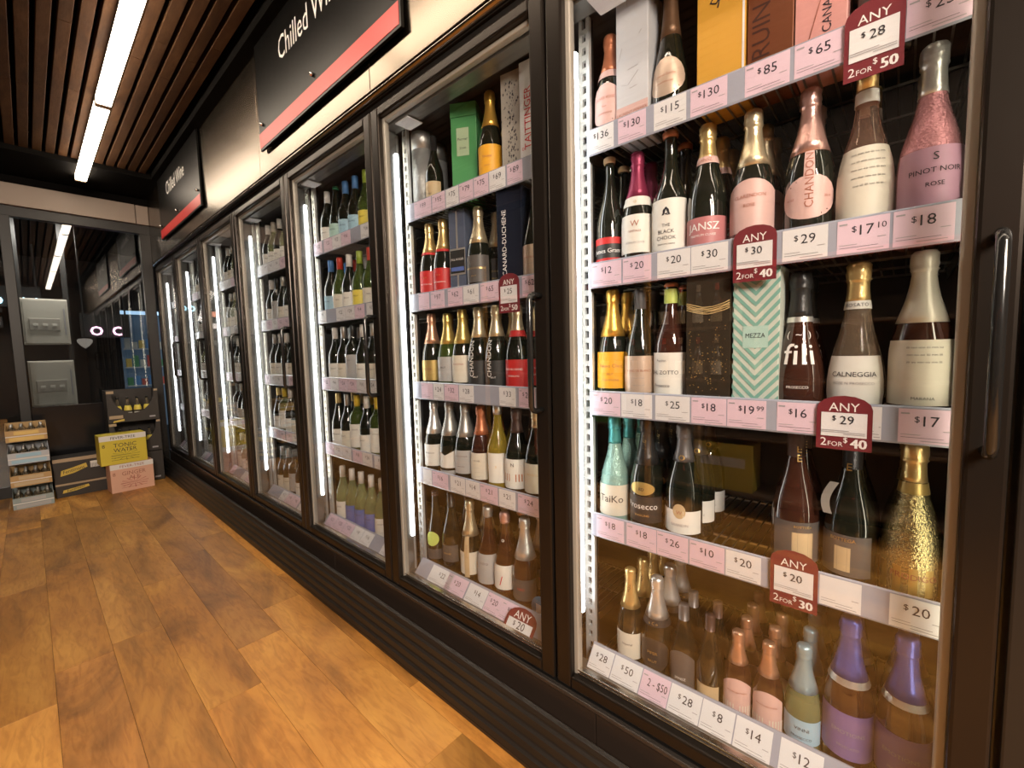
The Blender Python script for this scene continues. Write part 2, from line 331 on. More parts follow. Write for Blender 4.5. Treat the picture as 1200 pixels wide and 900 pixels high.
def make_shelf(i,s):
    global wsh,wv,wb
    r=shelf_root(i,s)
    if wsh is None: wsh=wires().build('wire_deck',WIRE,r,kind='stuff')
    else:
        c=wsh.copy(); COL.objects.link(c); c.parent=r
    if s<4:
        if wv is None: wv=rail_v().build('price_rail',RAIL,r); k=wv
        else: k=wv.copy(); COL.objects.link(k); k.parent=r
    else:
        if wb is None: wb=rail_b().build('price_rail',RAIL,r); k=wb
        else: k=wb.copy(); COL.objects.link(k); k.parent=r
    return r,k
TAGS={
(1,0):[(0.673,0.596,'w','136'),(0.583,0.505,'p','130'),(0.484,0.404,'w','115'),(0.394,0.313,'p','130'),(0.277,0.193,'p','85'),(0.185,0.102,'p','65'),(0.015,-0.069,'p','23')],
(1,1):[(0.669,0.576,'p','12'),(0.571,0.491,'p','20'),(0.475,0.392,'w','20'),(0.390,0.307,'w','30'),(0.199,0.120,'w','29'),(0.105,0.026,'p','17^10'),(0.021,-0.060,'p','18')],
(1,2):[(0.671,0.581,'p','20'),(0.578,0.489,'w','18'),(0.480,0.391,'w','25'),(0.387,0.306,'p','18'),(0.304,0.223,'p','19^99'),(0.202,0.125,'p','16'),(0.045,0.026,'w',''),(0.002,-0.076,'p','17')],
(1,3):[(0.661,0.572,'p','18'),(0.564,0.477,'p','18'),(0.475,0.393,'p','26'),(0.389,0.306,'p','10'),(0.303,0.227,'w','20'),(0.116,0.046,'w',''),(0.003,-0.075,'w','20')],
(1,4):[(0.699,0.605,'w','28'),(0.602,0.517,'w','50'),(0.514,0.436,'p','2 - $50'),(0.434,0.354,'w','28'),(0.352,0.276,'w','8'),(0.273,0.195,'w','14'),(0.179,0.098,'w','12')],
(2,0):[(1.493,1.383,'p','99'),(1.377,1.300,'p','95'),(1.294,1.223,'w','75'),(1.218,1.146,'p','79'),(1.141,1.070,'p','75'),(1.065,0.991,'w','69'),(0.983,0.917,'p','89')],
(2,1):[(1.488,1.420,'p',''),(1.408,1.324,'p','97'),(1.303,1.220,'p','62'),(1.215,1.134,'w','61'),(1.124,1.033,'p','65'),(0.929,0.865,'p','62')],
(2,2):[(1.495,1.420,'p',''),(1.415,1.350,'w','24'),(1.345,1.263,'p','32'),(1.258,1.177,'w','28'),(1.046,0.970,'w','33'),(0.955,0.885,'p','25')],
(2,3):[(1.509,1.450,'w',''),(1.445,1.344,'p','16'),(1.329,1.242,'w','21'),(1.238,1.161,'w','14'),(1.157,1.068,'p','21'),(1.061,0.983,'w','21'),(0.971,0.877,'p','24')],
(2,4):[(1.464,1.328,'w','22'),(1.357,1.241,'p','20'),(1.233,1.132,'w','14'),(1.129,1.053,'p','20'),(1.054,0.963,'p','13')],
}
for i in range(1,8):
    for s in range(5):
        r,k=make_shelf(i,s)
        if (i,s) in TAGS:
            for yl,yr,c,t in TAGS[(i,s)]:
                yl=min(yl,MUL[i]-0.062); yr=max(yr,MUL[i-1]+0.05)
                if yl-yr>0.01: price_card(k,r,yl,yr,c,t,s)
        else:
            y=MUL[i]-0.07
            while y>MUL[i-1]+0.12:
                wd=0.092
                if random.random()<0.85:
                    price_card(k,r,y,y-wd,random.choice('wwpp'),random.choice(['9','12','14','16','18','20','22','24']) if i<=4 else '',s,small=(i>4))
                y-=wd+random.choice([0.003,0.003,0.02])
# promotional cards hung over the rails
def promo(yl,yr,zt,zb,price,deal,where,x=1.088,tilt=0):
    y=(yl+yr)/2; z=(zt+zb)/2; wd=yl-yr; ht=zt-zb
    r=tag(empty('promotion_card',(x,y,z)),'maroon arched offer card reading %s, %s'%(deal.lower().replace('2 for','2 for'),where),'price sign','maroon offer cards')
    r.rotation_euler=(0,tilt,0)
    pts=[(wd/2,-ht/2),(-wd/2,-ht/2),(-wd/2,ht/2-wd*0.30)]
    for k in range(9):
        t=PI*k/8; pts.append((-wd/2*math.cos(t),ht/2-wd*0.30+wd*0.30*math.sin(t)))
    pts=pts[:3]+pts[4:-1]+[(wd/2,ht/2-wd*0.30)]
    b=MB().prism([(p[0],p[1]) for p in pts],'x',0,0.0015,0)
    xd=Vector((0,-1,0)); yd=Vector((0,0,1))
    b.text('ANY',(-0.0008,0,ht*0.215),xd,yd,wd*0.27,1,wd*.55)
    b.text('2',(-0.0008,wd*0.36,-ht*0.44),xd,yd,wd*0.26,1); b.text('FOR',(-0.0008,wd*0.14,-ht*0.44),xd,yd,wd*0.15,1)
    d=deal.split('$')[1]; b.text('$',(-0.0008,-0.04*wd,-ht*0.36),xd,yd,wd*0.17,1); 
    for dx in (0,0.002): b.text(d,(-0.0008-dx*0.1,-wd*0.26-dx,-ht*0.45),xd,yd,wd*0.29,1)
    b.build('card_board',[MARO,WHT],r)
    c=MB(); hh=ht*0.44; card(c,(-0.001,0,-0.035*ht),(0,0,1),wd*0.82,hh,0); c.text(price,(-0.0028,-0.06*wd,-0.02*ht),xd,yd,wd*0.27,1)
    c.text('$',(-0.0028,0.17*wd,-0.02*ht+0.007),xd,yd,wd*0.16,1)
    for u0,u1,v in ((-0.4,0.1,-0.15),(-0.4,0.38,-0.18),(0,0.38,-0.21)):
        c.add([(-0.0029,-u0*wd,v*ht),(-0.0029,-u1*wd,v*ht),(-0.0029,-u1*wd,v*ht+0.0012),(-0.0029,-u0*wd,v*ht+0.0012)],[(0,1,2,3)],2)
    c.build('price_insert',[WTAG,INK,GREY],r)
promo(0.103,0.016,1.846,1.711,'28','2 for $50','top shelf of nearest fridge door')
promo(0.294,0.208,1.479,1.358,'30','2 for $40','second shelf beside the mint patterned box')
promo(0.129,0.039,1.111,1.001,'29','2 for $40','third shelf under the white-labelled bottle')
promo(0.207,0.118,0.765,0.635,'20','2 for $30','fourth shelf of nearest fridge door')
promo(1.028,0.937,1.473,1.344,'25','2 for $50','second shelf of the second fridge door')
promo(1.000,0.872,0.345,0.215,'20','2 for $20','bottom shelf of the second fridge door',x=1.040,tilt=0.70)

# ================================================================ WALL SIGNS
def sign(yl,yr,zb,zt,tl,th,label):
    r=tag(empty('wall_sign',(0.955,(yl+yr)/2,zb)),label,'sign','black chilled wine signs over the fridges')
    y0,y1=yr-(yl+yr)/2,yl-(yl+yr)/2
    MB().rbox(-0.009,0.003,y0,y1,0,zt-zb,0.001).build('board',SIGNB,r)
    MB().box(-0.0105,-0.0092,y0+0.012,y1,0.012,0.088).build('red_strip',SIGNR,r)
    vs,fs,wd=text_geo('Chilled Wine'); s=th
    b=MB(); k=s*0.78; yc=tl-(yl+yr)/2-wd*k/2
    b.add([(-0.0105,yc-v[0]*k,v[1]*s+0.33) for v in vs],fs,0)
    b.build('lettering',mat('sign_letters',(0.85,0.84,0.80),0.4),r)
    for y in (y0+0.05,(y0+y1)/2,y1-0.06):
        for z in (0.12,0.62): MB().lathe([(0.009,0),(0.009,0.012),(0.006,0.018),(0,0.019)],12).build('standoff_screw',ALU,r).matrix_local=Matrix.Translation((-0.009,y,z))@Matrix.Rotation(-PI/2,4,'Y')
sign(2.66,1.32,2.338,3.02 if False else 2.895,2.344,0.155,'near black wall sign reading Chilled Wine with a red strip')
sign(5.27,3.88,2.338,2.895,4.927,0.155,'far black wall sign reading Chilled Wine with a red strip')

# ================================================================ CEILING LAMPS
def lamp(x,ya,yb,label,seg):
    r=tag(empty('linear_ceiling_lamp',(x,ya,2.84)),label,'ceiling lamp')
    y=yb; n=0
    h=MB().box(-0.034,0.034,0.002,yb-ya-0.002,0.045,0.075)
    ys=[yb-ya]
    while ys[-1]-seg>0: ys.append(ys[-1]-seg)
    ys.append(0.0)
    h.build('housing',BLACK,r)
    for a,b in zip(ys[1:],ys[:-1]):
        if b-a>0.1: MB().rbox(-0.036,0.036,a+0.006,b-0.055,0.0,0.044,0.004).build('diffuser',LAMP,r)
    for a in ys[1:-1]: MB().rbox(-0.037,0.037,a-0.052,a+0.004,0.0,0.046,0.002).build('joint_band',mat('lamp_joint',(0.45,0.36,0.27),0.5),r)
    MB().rbox(-0.037,0.037,ys[0]-0.03,ys[0]-0.002,0.0,0.046,0.002).build('end_cap',mat('lamp_joint',(0.6,0.5,0.4),0.5),r)
lamp(0.452,-2.4,5.62,'long glowing linear lamp under the slatted wooden ceiling',1.72)

# ================================================================ BOTTLES
G_DARK = mat('dark_bottle_glass',(0.010,0.012,0.008),0.05,spec=0.7,coat=0.6)
G_BROWN = mat('dark_rose_bottle_glass',(0.045,0.016,0.010),0.05,spec=0.7,coat=0.6)
G_GREEN = mat('green_bottle_glass',(0.10,0.15,0.035),0.04,trans=0.55,ior=1.4)
G_PALE = mat('pale_green_bottle_glass',(0.55,0.62,0.32),0.03,trans=0.75,ior=1.36)
G_CLEAR = mat('clear_bottle_pale_wine',(0.80,0.70,0.52),0.02,trans=0.9,ior=1.36)
G_ROSE = mat('clear_bottle_rose_wine',(0.82,0.52,0.38),0.02,trans=0.9,ior=1.36)
GL = dict(dark=G_DARK,brown=G_BROWN,green=G_GREEN,pale=G_PALE,clear=G_CLEAR,rose=G_ROSE)
def foil(n,c,r=0.28,m=0.75,b=0.25): return mat(n,c,r,m,bump=b)
CAPM = dict(gold=foil('gold_foil',(0.80,0.58,0.25)),palegold=foil('pale_gold_foil',(0.80,0.68,0.45)),pink=foil('pink_foil',(0.74,0.45,0.40)),magenta=foil('magenta_foil',(0.26,0.03,0.08),0.35,0.4),
 silver=foil('silver_foil',(0.80,0.80,0.78)),black=foil('black_foil',(0.03,0.03,0.03),0.3,0.3),grey=foil('dark_grey_foil',(0.16,0.15,0.15),0.35,0.5),orange=foil('orange_gold_foil',(0.85,0.50,0.10)),
 teal=foil('teal_foil',(0.10,0.42,0.42),0.3,0.5),blue=foil('blue_foil',(0.13,0.15,0.55),0.3,0.5),ltblue=foil('light_blue_foil',(0.35,0.52,0.60),0.3,0.5),white=foil('white_cap',(0.72,0.71,0.68),0.4,0.0,0.05),
 red=foil('red_cap',(0.55,0.05,0.03),0.4,0.1,0.05),bluecap=foil('blue_cap',(0.08,0.22,0.50),0.4,0.1,0.05),greencap=foil('green_cap',(0.05,0.30,0.14),0.4,0.1,0.05),yellow=foil('yellow_cap',(0.75,0.55,0.06),0.4,0.2,0.05),
 copper=foil('copper_foil',(0.55,0.20,0.10),0.35,0.5),cork=mat('cork',(0.50,0.33,0.18),0.8),cream=foil('cream_foil',(0.62,0.58,0.50),0.35,0.3,0.1),lime=foil('lime_cap',(0.30,0.42,0.05),0.4,0.0,0.05),rosegold=foil('rose_gold_foil',(0.72,0.42,0.28)))
LM = dict(white=WTAG and mat('white_label',(0.76,0.75,0.70),0.5),cream=CREAM,pink=mat('pink_label',(0.66,0.44,0.41),0.45),black=mat('black_label',(0.03,0.03,0.03),0.45),red=mat('red_label',(0.55,0.03,0.03),0.45),
 orange=mat('orange_label',(0.80,0.40,0.03),0.45),grey=mat('grey_label',(0.42,0.42,0.42),0.45),purple=mat('purple_label',(0.22,0.15,0.36),0.5),mint=mat('mint_label',(0.42,0.62,0.56),0.5),tan=mat('tan_label',(0.55,0.42,0.25),0.5),
 lime=mat('lime_label',(0.55,0.66,0.16),0.5),gold=mat('gold_label',(0.62,0.45,0.16),0.35,0.6),ltblue=mat('light_blue_label',(0.35,0.55,0.68),0.5),yellow=mat('yellow_label',(0.75,0.62,0.10),0.5),dpink=mat('deep_pink_label',(0.50,0.19,0.20),0.45),
 blue=mat('blue_label',(0.10,0.16,0.45),0.5),green=mat('green_label',(0.10,0.36,0.18),0.5),dark=mat('charcoal_label',(0.10,0.09,0.085),0.45),silverpink=mat('pale_metal_label',(0.62,0.48,0.38),0.35,0.4),mauve=mat('mauve_label',(0.52,0.30,0.42),0.45))
IM = dict(k=INK,w=WHT,g=GOLDINK,r=REDINK,y=GREY,c=mat('copper_ink',(0.40,0.15,0.10),0.5))
SHAPE = dict(
 champ=[(0,0),(.86,0),(.97,.012),(1,.035),(1,.40),(.985,.46),(.93,.52),(.82,.585),(.68,.65),(.54,.715),(.44,.775),(.375,.83),(.345,.88),(.335,.93),(.345,.96),(.33,.985),(0,.985)],
 wine=[(0,0),(.86,0),(.97,.012),(1,.035),(1,.46),(.97,.52),(.88,.575),(.72,.635),(.55,.695),(.43,.755),(.37,.81),(.35,.86),(.345,.965),(.365,.97),(.365,.985),(0,.985)],
 bord=[(0,0),(.86,0),(.97,.012),(1,.035),(1,.58),(.98,.63),(.88,.68),(.66,.725),(.45,.765),(.38,.80),(.36,.86),(.35,.965),(.37,.97),(.37,.985),(0,.985)],
 hock=[(0,0),(.86,0),(.97,.012),(1,.035),(1,.33),(.95,.42),(.84,.52),(.70,.61),(.56,.70),(.46,.78),(.40,.86),(.37,.965),(.38,.985),(0,.985)],
 pear=[(0,0),(.55,0),(.70,.012),(.86,.07),(.97,.15),(1,.22),(.98,.30),(.90,.39),(.76,.48),(.60,.57),(.48,.66),(.40,.75),(.355,.83),(.34,.93),(.345,.985),(0,.985)],
 tenpin=[(0,0),(.86,0),(.97,.012),(1,.035),(1,.34),(.96,.42),(.86,.50),(.72,.57),(.58,.635),(.47,.70),(.40,.77),(.36,.84),(.34,.93),(.345,.985),(0,.985)])
def radf(prof,R,H):
    P=[(z*H,r*R) for r,z in prof if r>0.001][1:]
    def f(z):
        if z<=P[0][0]: return P[0][1]
        for (a,ra),(b,rb) in zip(P,P[1:]):
            if z<=b: return ra+(rb-ra)*(z-a)/max(1e-6,b-a)
        return P[-1][1]
    return f
def wrap_text(b,f,txt,zc,h,mi,phi0=0,vert=False,eps=0.0016,wmax=None,bold=False):
    vs,fs,wd=text_geo(txt); kx=h
    if wmax and wd*h>wmax: kx=wmax/wd
    for dx in ((0,0.0006) if bold else (0,)):
        out=[]
        for x,y in vs:
            if vert: u=-(y*h-h*0.35)+dx; z=zc+x*kx
            else: u=x*kx+dx; z=zc+y*h-h*0.35
            r=f(z)+eps+dx*0.3; a=u/max(f(zc),0.008)+phi0
            out.append((-r*math.cos(a),-r*math.sin(a),z))
        b.add(out,fs,mi)
def patch(b,f,z0,z1,ang,mi,kind='rect',phi0=0,eps=0.0009,n=12):
    if kind=='oval':
        rings=4; vs=[]; zc=(z0+z1)/2; 
        vs.append((-(f(zc)+eps)*math.cos(phi0),-(f(zc)+eps)*math.sin(phi0),zc)); K=20
        for q in range(1,rings+1):
            for k in range(K):
                t=2*PI*k/K; a=phi0+ang*math.cos(t)*q/rings; z=zc+(z1-z0)/2*math.sin(t)*q/rings; r=f(z)+eps
                vs.append((-r*math.cos(a),-r*math.sin(a),z))
        fs=[(0,1+k,1+(k+1)%K) for k in range(K)]
        for q in range(rings-1):
            for k in range(K): a=1+q*K+k; c=1+q*K+(k+1)%K; fs.append((a,a+K,c+K,c))
        b.add(vs,fs,mi,True); return
    m=max(1,int((z1-z0)/0.02)) if kind!='arch' else 6; vs=[]; fs=[]
    for i in range(m+1):
        for j in range(n+1):
            a=phi0-ang+2*ang*j/n; zz1=z1
            if kind=='arch': zz1=z1-(z1-z0)*0.22*(abs(2*j/n-1)**2)
            if kind=='dip': zz1=z1-(z1-z0)*0.35*(1-abs(2*j/n-1))
            z=z0+(zz1-z0)*i/m; r=f(z)+eps; vs.append((-r*math.cos(a),-r*math.sin(a),z))
    for i in range(m):
        for j in range(n): a=i*(n+1)+j; fs.append((a,a+1,a+n+2,a+n+1))
    b.add(vs,fs,mi,True)
# cap kinds: foil (sparkling hood with wire bulge), screw, corktop, wrap
STY={}
def bottle(sty):
    S=STY[sty]; R=S.get('R',0.0455); H=S.get('H',0.345); prof=SHAPE[S['sh']]; k=S.get('k',24); f=radf(prof,R,H); dz=.085 if k==24 and H>.3 else .03
    b=MB().lathe([(r*R,z*H) for r,z in prof],k)
    root=b.build(S.get('nm','sparkling_wine_bottle' if S['cap'][0]=='foil' else 'wine_bottle'),GL.get(S['g']) or CAPM[S['g']])
    kind,cm,z0=S['cap']
    c=MB()
    if kind=='foil':
        rnd=random.Random(sty); zz=[z0+(0.875-z0)*i/4 for i in range(5)]
        pr=[(f(z*H)+0.0014,z*H) for z in zz]+[(.40*R,.885*H),(.445*R,.893*H),(.41*R,.903*H),(.44*R,.925*H),(.43*R,.955*H),(.42*R,.98*H),(.34*R,.996*H),(.12*R,1.0*H),(0,1.0*H)]
        c.lathe([(f(z0*H)-0.001,z0*H)]+pr,k,0,lambda i,j:(rnd.uniform(-.07,.05) if i>=7 else rnd.uniform(-.012,.012)))
    elif kind=='screw':
        c.lathe([(f(z0*H)-0.001,z0*H),(.375*R,z0*H),(.375*R,.992*H),(.35*R,H),(0,H)],k)
    elif kind=='corktop':
        c.lathe([(.30*R,.984*H),(.40*R,.986*H),(.43*R,1.0*H),(.42*R,1.03*H),(.30*R,1.04*H),(0,1.04*H)],k)
    elif kind=='crown':
        c.lathe([(.36*R,.955*H),(.42*R,.957*H),(.42*R,.975*H),(.34*R,.992*H),(0,.994*H)],k)
    c.build({'foil':'foil_hood','screw':'screw_cap','corktop':'cork_stopper','crown':'crown_cap'}[kind],CAPM[cm],root)
    for bn in S.get('band',[]):    # (z0,z1,labelmat[,text,ink])
        q=MB(); patch(q,lambda z:f(z)+0.0012,bn[0]*H,bn[1]*H,PI*0.999,0,n=20); ms=[LM[bn[2]] if bn[2] in LM else CAPM[bn[2]]]
        if len(bn)>3: wrap_text(q,lambda z:f(z)+0.0012,bn[3],(bn[0]+bn[1])/2*H,(bn[1]-bn[0])*H*0.6,1); ms.append(IM[bn[4]])
        q.build('neck_label',ms,root)
    for L in S.get('lab',[]):       # (kind,z0,z1,ang,mat,[texts])
        q=MB(); patch(q,f,(L[1]+dz)*H,(L[2]+dz)*H,L[3],0,L[0]); ms=[LM[L[4]] if L[4] in LM else CAPM[L[4]]]
        for tx in (L[5] if len(L)>5 else []):     # (text,zc,h,ink,vert,phi,bold)
            t=list(tx)+[False,0,False][len(tx)-4:] if len(tx)<7 else list(tx)
            if IM[t[3]] not in ms: ms.append(IM[t[3]])
            wrap_text(q,f,t[0],(t[1]+dz)*H,t[2],ms.index(IM[t[3]]),t[5],t[4],wmax=None if t[4] else 2*L[3]*R*0.92,bold=t[6])
        q.build('label',ms,root)
    for tx in S.get('free',[]):
        q=MB(); t=list(tx)+[False,0,False][len(tx)-4:] if len(tx)<7 else list(tx)
        wrap_text(q,f,t[0],(t[1]+dz)*H,t[2],0,t[5],t[4],bold=t[6]); q.build('printed_lettering',IM[t[3]],root)
    return root
PROTO={}
BCOUNT=0
def place(sty,x,y,z,rot,label,group,cat='bottle'):
    global BCOUNT
    if sty not in PROTO: PROTO[sty]=bottle(sty); o=PROTO[sty]
    else: o=inst(PROTO[sty])
    o.location=(x,y,z); o.rotation_euler=(0,0,rot); tag(o,label,cat,group); BCOUNT+=1; return o
def lines(z0,z1,n,ink='y',h=0.004,w=14):
    rnd=random.Random(int(z0*1000)+n); return [(''.join(rnd.choice(['iiii ','nnn ','mm ','oo ']) for _ in range(w//3)),z1-(z1-z0)*i/max(1,n-1),h,ink) for i in range(n)]
A=STY
A['roseoval']=dict(sh='champ',g='dark',H=.311,R=.043,cap=('foil','copper',.66),band=[(.60,.665,'pink')],lab=[('oval',.10,.46,1.25,'pink',[('CUVEE ROSE',.33,.010,'c'),('Brut',.26,.007,'c'),('CHAMPAGNE',.20,.007,'c')])])
A['bigoval']=dict(sh='pear',g='dark',H=.37,R=.045,cap=('foil','brownish',.60),lab=[('oval',.10,.36,1.2,'silverpink',[('Grand Siecle',.24,.010,'c'),('CHAMPAGNE',.19,.007,'c')])])
CAPM['brownish']=foil('bronze_foil',(0.16,0.09,0.05),0.4,0.5)
A['redlab']=dict(sh='champ',g='dark',H=.335,R=.040,cap=('corktop','cork',.9),lab=[('rect',.10,.215,1.5,'black',[('James Grant',.16,.017,'w')]),('rect',.2155,.27,1.5,'red'),('rect',.04,.0995,1.5,'red')])
A['lion']=dict(sh='champ',g='dark',H=.338,R=.043,cap=('foil','magenta',.63),band=[(.555,.63,'white','o','g')],lab=[('rect',.10,.40,1.3,'white',[('W',.33,.022,'c'),('VINTAGE',.27,.008,'c'),('PREMIUM CUVEE',.18,.007,'y')])])
A['chook']=dict(sh='wine',g='dark',H=.350,R=.046,cap=('corktop','copper',.9),lab=[('rect',.06,.44,1.3,'white',[('THE',.25,.011,'k'),('BLACK',.205,.013,'k'),('CHOOK',.16,.013,'k'),('SPARKLING SHIRAZ',.115,.005,'k'),('^',.33,.05,'k',False,0,True),('Q',.35,.022,'k')])])
A['jansz']=dict(sh='champ',g='dark',H=.348,R=.046,cap=('foil','gold',.74),band=[(.715,.765,'pink','JANSZ','c')],lab=[('rect',.06,.255,1.45,'dpink',[('JANSZ',.19,.026,'w',False,0,True),('PREMIUM CUVEE',.13,.008,'w')])])
A['goldpink']=dict(sh='champ',g='dark',H=.344,R=.046,cap=('foil','palegold',.62),lab=[('arch',.10,.44,1.4,'pink',[('CLARENDON',.33,.011,'c'),('ROSE',.27,.010,'c')])])
A['pinkrow']=A['goldpink']
A['chandon']=dict(sh='champ',g='dark',H=.347,R=.046,cap=('foil','pink',.60),lab=[('rect',.20,.60,.22,'pink'),('oval',.11,.37,1.2,'pink',[('CHANDON',.34,.022,'c',True),('ROSE',.24,.007,'c',False,-.75),('2019',.24,.007,'c',False,.75)])])
A['clear']=dict(sh='tenpin',g='rose',H=.348,R=.047,cap=('screw','gold',.88),band=[(.80,.87,'white')],lab=[('rect',.06,.46,1.35,'cream',lines(.24,.42,5,'k',.006,18))])
A['pinkfoil']=dict(sh='tenpin',g='pinkwrap',H=.35,R=.048,cap=('foil','silver',.74),lab=[('rect',.07,.36,1.3,'mauve',[('S',.31,.02,'k'),('PINOT NOIR',.24,.013,'k'),('ROSE',.17,.011,'k')])])
CAPM['pinkwrap']=mat('pink_textured_glass',(0.62,0.27,0.31),0.14,0.55,bump=0.9)
A['veuve']=dict(sh='champ',g='dark',H=.343,R=.044,cap=('foil','orange',.60),lab=[('rect',.08,.385,1.35,'orange',[('Veuve Clicq',.27,.014,'c'),('BRUT',.20,.008,'c'),('CHAMPAGNE',.15,.008,'c')])])
A['greycap']=dict(sh='champ',g='dark',H=.335,R=.042,cap=('screw','grey',.74),lab=[('rect',.06,.36,1.35,'silverpink',[('BLANC DE BLANCS',.24,.008,'c')]+lines(.12,.18,2,'y',.005))])
A['dalz']=dict(sh='bord' if False else 'wine',g='brown',H=.345,R=.044,cap=('crown','copper',.9),band=[(.83,.94,'lime')],lab=[('rect',.05,.37,1.5,'white',[('Pucino',.31,.010,'k'),('DAL ZOTTO',.24,.013,'k',False,.1),('Prosecco',.13,.012,'k')]),('rect',.05,.37,.5,'lime')])
A['dalz']['lab']=[('rect',.05,.37,1.5,'white',[('Pucino',.31,.010,'k'),('DAL ZOTTO',.22,.014,'k',False,.1),('Prosecco',.12,.012,'k')])]
A['fili']=dict(sh='pear',g='brown',H=.33,R=.050,cap=('foil','black',.70),band=[(.665,.70,'silver')],free=[('fili',.37,.066,'w',False,0,True),('PROSECCO',.15,.008,'w'),('(  ~  )',.5,.02,'w')])
A['calne']=dict(sh='pear',g='clear2',H=.336,R=.050,cap=('foil','gold',.76),band=[(.715,.765,'white','ROSATO','k')],lab=[('rect',.05,.345,1.2,'white',[('CALNEGGIA',.235,.014,'k'),('ROSE N PROSECCO',.18,.008,'y')])])
GL['clear2']=mat('clear_bottle_dim_wine',(0.55,0.42,0.30),0.03,trans=0.8,ior=1.36)
A['silvcap']=dict(sh='champ',g='brown',H=.344,R=.048,cap=('foil','cream',.60),lab=[('rect',.06,.42,1.45,'cream',lines(.30,.38,3,'k',.006,20)+[('MARANA',.10,.008,'k')])])
A['teal']=dict(sh='tenpin',g='tealwrap',H=.336,R=.044,cap=('foil','teal',.76),lab=[('rect',.05,.32,1.5,'cream',[('TaiKo',.20,.03,'k')])])
CAPM['tealwrap']=mat('turquoise_lace_glass',(0.30,0.50,0.45),0.2,0.3,bump=0.8)
A['prosecco']=dict(sh='champ',g='dark',H=.337,R=.046,cap=('foil','black',.62),lab=[('oval',.29,.40,.8,'gold',[('BD',.34,.012,'k')]),('rect',.06,.28,1.35,'black',[('Prosecco',.20,.024,'w'),('SPARKLING',.12,.008,'g')])],free=[('MAGNI',.72,.012,'g',True)])
A['greywhite']=dict(sh='champ',g='dark',H=.332,R=.047,cap=('foil','grey',.70),lab=[('rect',.05,.235,1.3,'white',[('GRANDIN',.12,.010,'y')]),('oval',.17,.29,.35,'tan',[('W',.22,.014,'c')])],free=[('o',.66,.03,'g',False,0,True)])
A['rosato']=dict(sh='champ',g='brown',H=.339,R=.047,cap=('screw','grey2',.70),lab=[('rect',.06,.33,1.3,'dark',[('BOTTEGA',.30,.008,'g')]),('rect',.08,.26,.45,'tan')],free=[('E',.74,.022,'g'),('E',.80,.022,'g')])
CAPM['grey2']=foil('brown_foil',(0.10,0.06,0.05),0.3,0.3)
A['blackbot']=dict(sh='champ',g='dark',H=.325,R=.047,cap=('screw','black',.70),lab=[('rect',.06,.33,1.1,'dark',[('BOTTEGA',.30,.010,'g')]),('rect',.09,.25,.3,'tan')],free=[('E',.76,.022,'g')])
A['goldwrap']=dict(sh='tenpin',g='goldwrap',H=.338,R=.049,cap=('foil','gold',.77),lab=[('rect',.04,.20,3.1,'gold',[('PRODIGO',.15,.016,'c')])],band=[(.70,.765,'gold')])
CAPM['goldwrap']=mat('hammered_gold_glass',(0.60,0.52,0.26),0.15,0.85,bump=1.0)
A['moet']=dict(sh='champ',g='dark',H=.300,R=.038,cap=('foil','gold',.62),lab=[('rect',.10,.36,1.3,'cream',[('Imperial',.25,.009,'k')]),('oval',.60,.72,.75,'red')],free=[('MOET',.79,.011,'k',True)])
A['silverblack']=dict(sh='champ',g='dark',H=.300,R=.042,cap=('foil','silver',.62),band=[(.56,.62,'black','o C o','g')],lab=[('oval',.10,.42,1.2,'black',[('PIPER',.28,.012,'g'),('BRUT',.20,.010,'g')])])
A['arch']=dict(sh='champ',g='dark',H=.25,R=.036,cap=('screw','grey',.70),lab=[('arch',.06,.5,1.1,'dark',[('JANSZ',.2,.010,'w')])])
A['smalltan']=dict(sh='champ',g='dark',H=.25,R=.033,cap=('screw','grey2',.66),lab=[('rect',.08,.26,.9,'tan')])
A['piccolo']=dict(sh='champ',g='brown',H=.235,R=.034,cap=('foil','rosegold',.66),lab=[('arch',.08,.50,1.1,'pink',[('BROWN BROTHERS',.36,.005,'c')]),('rect',.08,.22,1.15,'cream',[('MOSCATO',.14,.009,'c')])])
A['bluepic']=dict(sh='champ',g='pale',H=.26,R=.036,cap=('foil','ltblue',.60),lab=[('rect',.12,.34,1.3,'ltblue',[('VINNI',.26,.011,'k'),('PROSECCO',.18,.008,'k')])])
A['bluepurple']=dict(sh='champ',g='brown',H=.355,R=.046,cap=('foil','blue',.64),band=[(.60,.64,'silver')],lab=[('rect',.07,.36,1.4,'purple',[('EMOTIONS',.24,.012,'y'),('MOSCATO',.15,.008,'y')])])
# door 2 styles
A['smalldark']=dict(sh='wine',g='dark',H=.30,R=.036,cap=('screw','black',.72),lab=[('rect',.06,.36,1.3,'tan',[('NV',.2,.012,'k')])])
A['orangelab']=dict(sh='champ',g='dark',H=.352,R=.045,cap=('foil','orange',.64),lab=[('rect',.07,.36,1.3,'orange',[('Veuve',.25,.014,'c'),('BRUT',.16,.008,'c')])])
A['redmumm']=dict(sh='champ',g='dark',H=.339,R=.044,cap=('foil','gold',.64),band=[(.61,.64,'red')],lab=[('rect',.07,.33,1.35,'red',[('G H',.25,.010,'g'),('CORDON ROUGE',.17,.007,'w')])])
A['duchene']=dict(sh='champ',g='dark',H=.341,R=.046,cap=('foil','palegold',.60),lab=[('rect',.09,.38,1.35,'dark',[('CANARD-DUCHENE',.24,.010,'g'),('BRUT',.16,.008,'g')])])
A['browngold']=dict(sh='champ',g='dark',H=.337,R=.045,cap=('foil','rosegold',.62),lab=[('rect',.08,.33,1.35,'gold',[('PRESTIGE',.22,.010,'c')])])
A['clearlab']=dict(sh='champ',g='green',H=.33,R=.044,cap=('foil','yellowg',.62),lab=[('rect',.08,.38,1.35,'grey',[('BRUT',.25,.010,'k')])])
CAPM['yellowg']=foil('yellow_gold_foil',(0.72,0.55,0.18))
